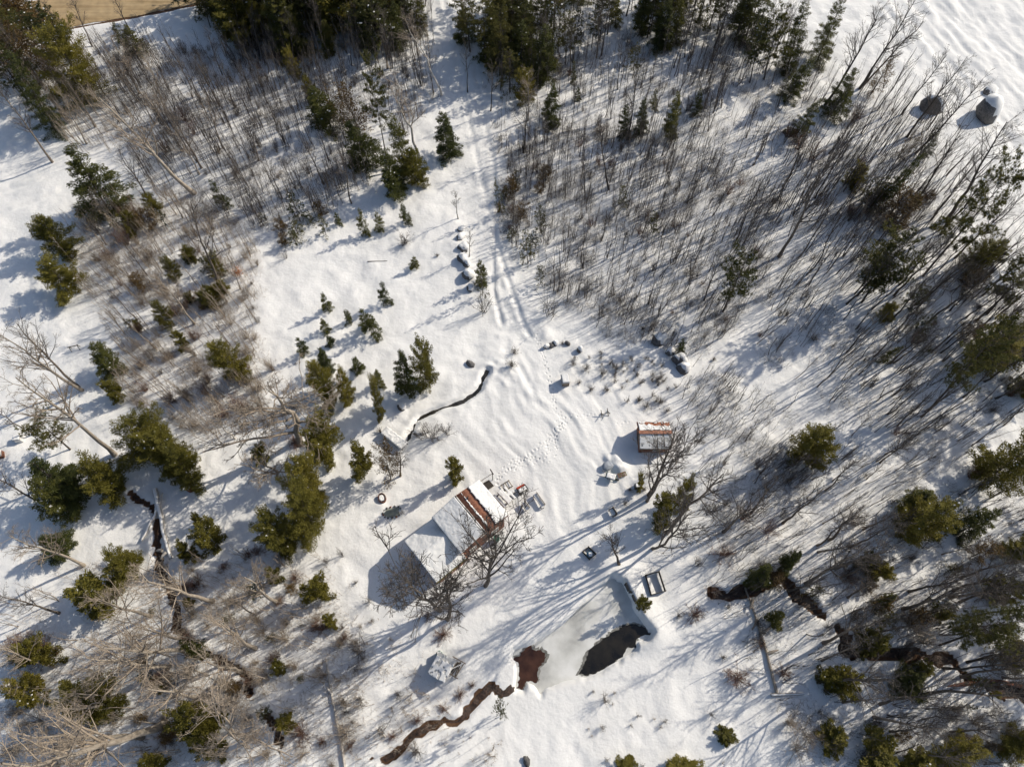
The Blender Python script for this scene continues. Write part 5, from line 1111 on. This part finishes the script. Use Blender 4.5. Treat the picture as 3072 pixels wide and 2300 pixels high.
for zi, (zn, lab, poly, n, h0, h1, pale) in enumerate(ZONES):
    W_ = np.array([Gd(*q)[:2] for q in poly]); lo, hi = W_.min(0), W_.max(0); c = 0
    while c < n:
        q = zr.uniform(lo, hi, (4000, 2)); q = q[inside(q[:, 0], q[:, 1], W_)]
        q = q[vn(q[:, 0], q[:, 1], 5, 31) + .6 * vn(q[:, 0], q[:, 1], 1.8, 32) + .5 * zr.random(len(q)) > .05]
        q = q[np.minimum(dist_poly(q[:, 0], q[:, 1], RUTS[0]), dist_poly(q[:, 0], q[:, 1], RUTS[1])) > 1.5]
        for x, y in q:
            if c >= n: break
            h = h0 + (h1 - h0) * zr.random() ** 1.5
            for j in range(1 if zr.random() < .72 else zr.integers(2, 5)):
                sap_all.append((zi, x + (zr.normal(0, .22) if j else 0), y + (zr.normal(0, .22) if j else 0), h * (zr.uniform(.6, 1.05) if j else 1), zr.choice([.7, .9, 1.1, 1.6], p=[.3, .35, .25, .1]))); c += 1
sap_h = hgt(np.array([s[1] for s in sap_all]), np.array([s[2] for s in sap_all]), fine=False)
vis = [np.linalg.norm(P((s[1], s[2], z + s[3])) - P((s[1], s[2], z))) * (.6 + .4 * s[4]) for s, z in zip(sap_all, sap_h)]
order = np.argsort(vis)[::-1]; own = set(order[:300].tolist())
STUFF = {0: [], 1: []}
for i, (zi, x, y, h, tk) in enumerate(sap_all):
    k = min(range(len(SAP)), key=lambda j: abs(SAP[j][0] - h)); s = h / SAP[k][0]; lx, ly, lz = zr.normal(0, .06), zr.normal(0, .06), zr.uniform(0, 6.28)
    if i in own:
        o = link('sapling', (SAPP if ZONES[zi][6] else SAPM)[k][1]); o.location = (x, y, sap_h[i]); o.rotation_euler = (lx, ly, lz); o.scale = (s * tk, s * tk, s)
        tag(o, ZONES[zi][1], 'sapling', 'saplings: ' + ZONES[zi][0])
    else: STUFF[ZONES[zi][6]].append((x, y, sap_h[i], lx, ly, lz, s * tk, s * tk, s, k))
def scatter(name, label, meshes, rows):
    """one stuff object: the meshes strewn on its points"""
    col = bpy.data.collections.new(name + ' kinds')
    for j, me_ in enumerate(meshes): col.objects.link(bpy.data.objects.new(f'{name}_{j:03d}', me_))
    R_ = np.array(rows, float); me_ = bpy.data.meshes.new(name); me_.vertices.add(len(R_)); me_.vertices.foreach_set('co', R_[:, :3].astype(np.float32).ravel())
    for nm, c0 in (('turn', 3), ('size', 6)): me_.attributes.new(nm, 'FLOAT_VECTOR', 'POINT').data.foreach_set('vector', R_[:, c0:c0 + 3].astype(np.float32).ravel())
    me_.attributes.new('pick', 'INT', 'POINT').data.foreach_set('value', R_[:, 9].astype(np.int32))
    o = link(name, me_); ng = bpy.data.node_groups.new(name, 'GeometryNodeTree')
    ng.interface.new_socket('Geometry', in_out='INPUT', socket_type='NodeSocketGeometry'); ng.interface.new_socket('Geometry', in_out='OUTPUT', socket_type='NodeSocketGeometry')
    gi, go = ng.nodes.new('NodeGroupInput'), ng.nodes.new('NodeGroupOutput'); ci = ng.nodes.new('GeometryNodeCollectionInfo'); io = ng.nodes.new('GeometryNodeInstanceOnPoints')
    ci.inputs['Collection'].default_value = col; ci.inputs['Separate Children'].default_value = True; ci.inputs['Reset Children'].default_value = True
    io.inputs['Pick Instance'].default_value = True
    def na(nm, ty):
        q = ng.nodes.new('GeometryNodeInputNamedAttribute'); q.data_type = ty; q.inputs['Name'].default_value = nm; return q.outputs['Attribute']
    L = ng.links; L.new(gi.outputs[0], io.inputs['Points']); L.new(ci.outputs[0], io.inputs['Instance'])
    L.new(na('pick', 'INT'), io.inputs['Instance Index']); L.new(na('turn', 'FLOAT_VECTOR'), io.inputs['Rotation']); L.new(na('size', 'FLOAT_VECTOR'), io.inputs['Scale'])
    L.new(io.outputs[0], go.inputs[0]); o.modifiers.new('scatter', 'NODES').node_group = ng
    tag(o, label, 'underbrush'); o['kind'] = 'stuff'; return o
def twig_clump(seed):
    r = np.random.default_rng(seed); n = 14; p0 = np.column_stack([r.normal(0, .45, (n, 2)), np.full(n, -.12)]); d = nrmz(np.column_stack([r.normal(0, .5, (n, 2)), np.ones(n)]))
    T = np.stack([p0, p0 + d * r.uniform(.3, 1.3, n)[:, None]], 1); R = np.tile(np.array([.012, .005]), (n, 1)); a = kids(r, T, R, 2, .3, .9, 40, .5, .1, 2, .1, .7, .007)
    return join([tubes(T, R, 3), tubes(*a, 3)])
CL = [twig_clump(900 + i) for i in range(4)]
br = np.random.default_rng(33)
for pale in (0, 1):
    tm = M['twig_pale' if pale else 'twig']; kinds_ = [m for h, m in (SAPP if pale else SAPM)]; nk = len(kinds_)
    kinds_ = kinds_ + [raw_mesh('shrub', *g, tm) for g in SHL] + [raw_mesh('twigs', *g, tm) for g in CL]
    rows = STUFF[pale] + [(*b_, 0, 0, br.uniform(0, 6.28), s_, s_, s_ * br.uniform(.8, 1.2), nk + j % 4) for j, (b_, s_) in enumerate(LITE[pale])]
    for zn, lab, poly, n, h0, h1, p_ in ZONES:
        if p_ != pale: continue
        W_ = np.array([Gd(*q)[:2] for q in poly]); q = br.uniform(W_.min(0), W_.max(0), (int(n * 1.5), 2)); q = q[inside(q[:, 0], q[:, 1], W_)]
        q = q[(vn(q[:, 0], q[:, 1], 4, 41) + .6 * vn(q[:, 0], q[:, 1], 1.2, 42)) > -.08]; z = hgt(q[:, 0], q[:, 1], fine=False)
        rows += [(a_, b_, c_, 0, 0, br.uniform(0, 6.28), *([br.uniform(.6, 1.3)] * 3), nk + 4 + j % 4) for j, (a_, b_, c_) in enumerate(np.column_stack([q, z]))]
    scatter('underbrush', 'pale saplings and twigs massed in the western woods' if pale else 'grey saplings and twigs massed in the thickets', kinds_, rows)
name_all()
print('objects', len(bpy.data.objects), 'tris', sum(len(m.loops) - 2 * len(m.polygons) for m in bpy.data.meshes))
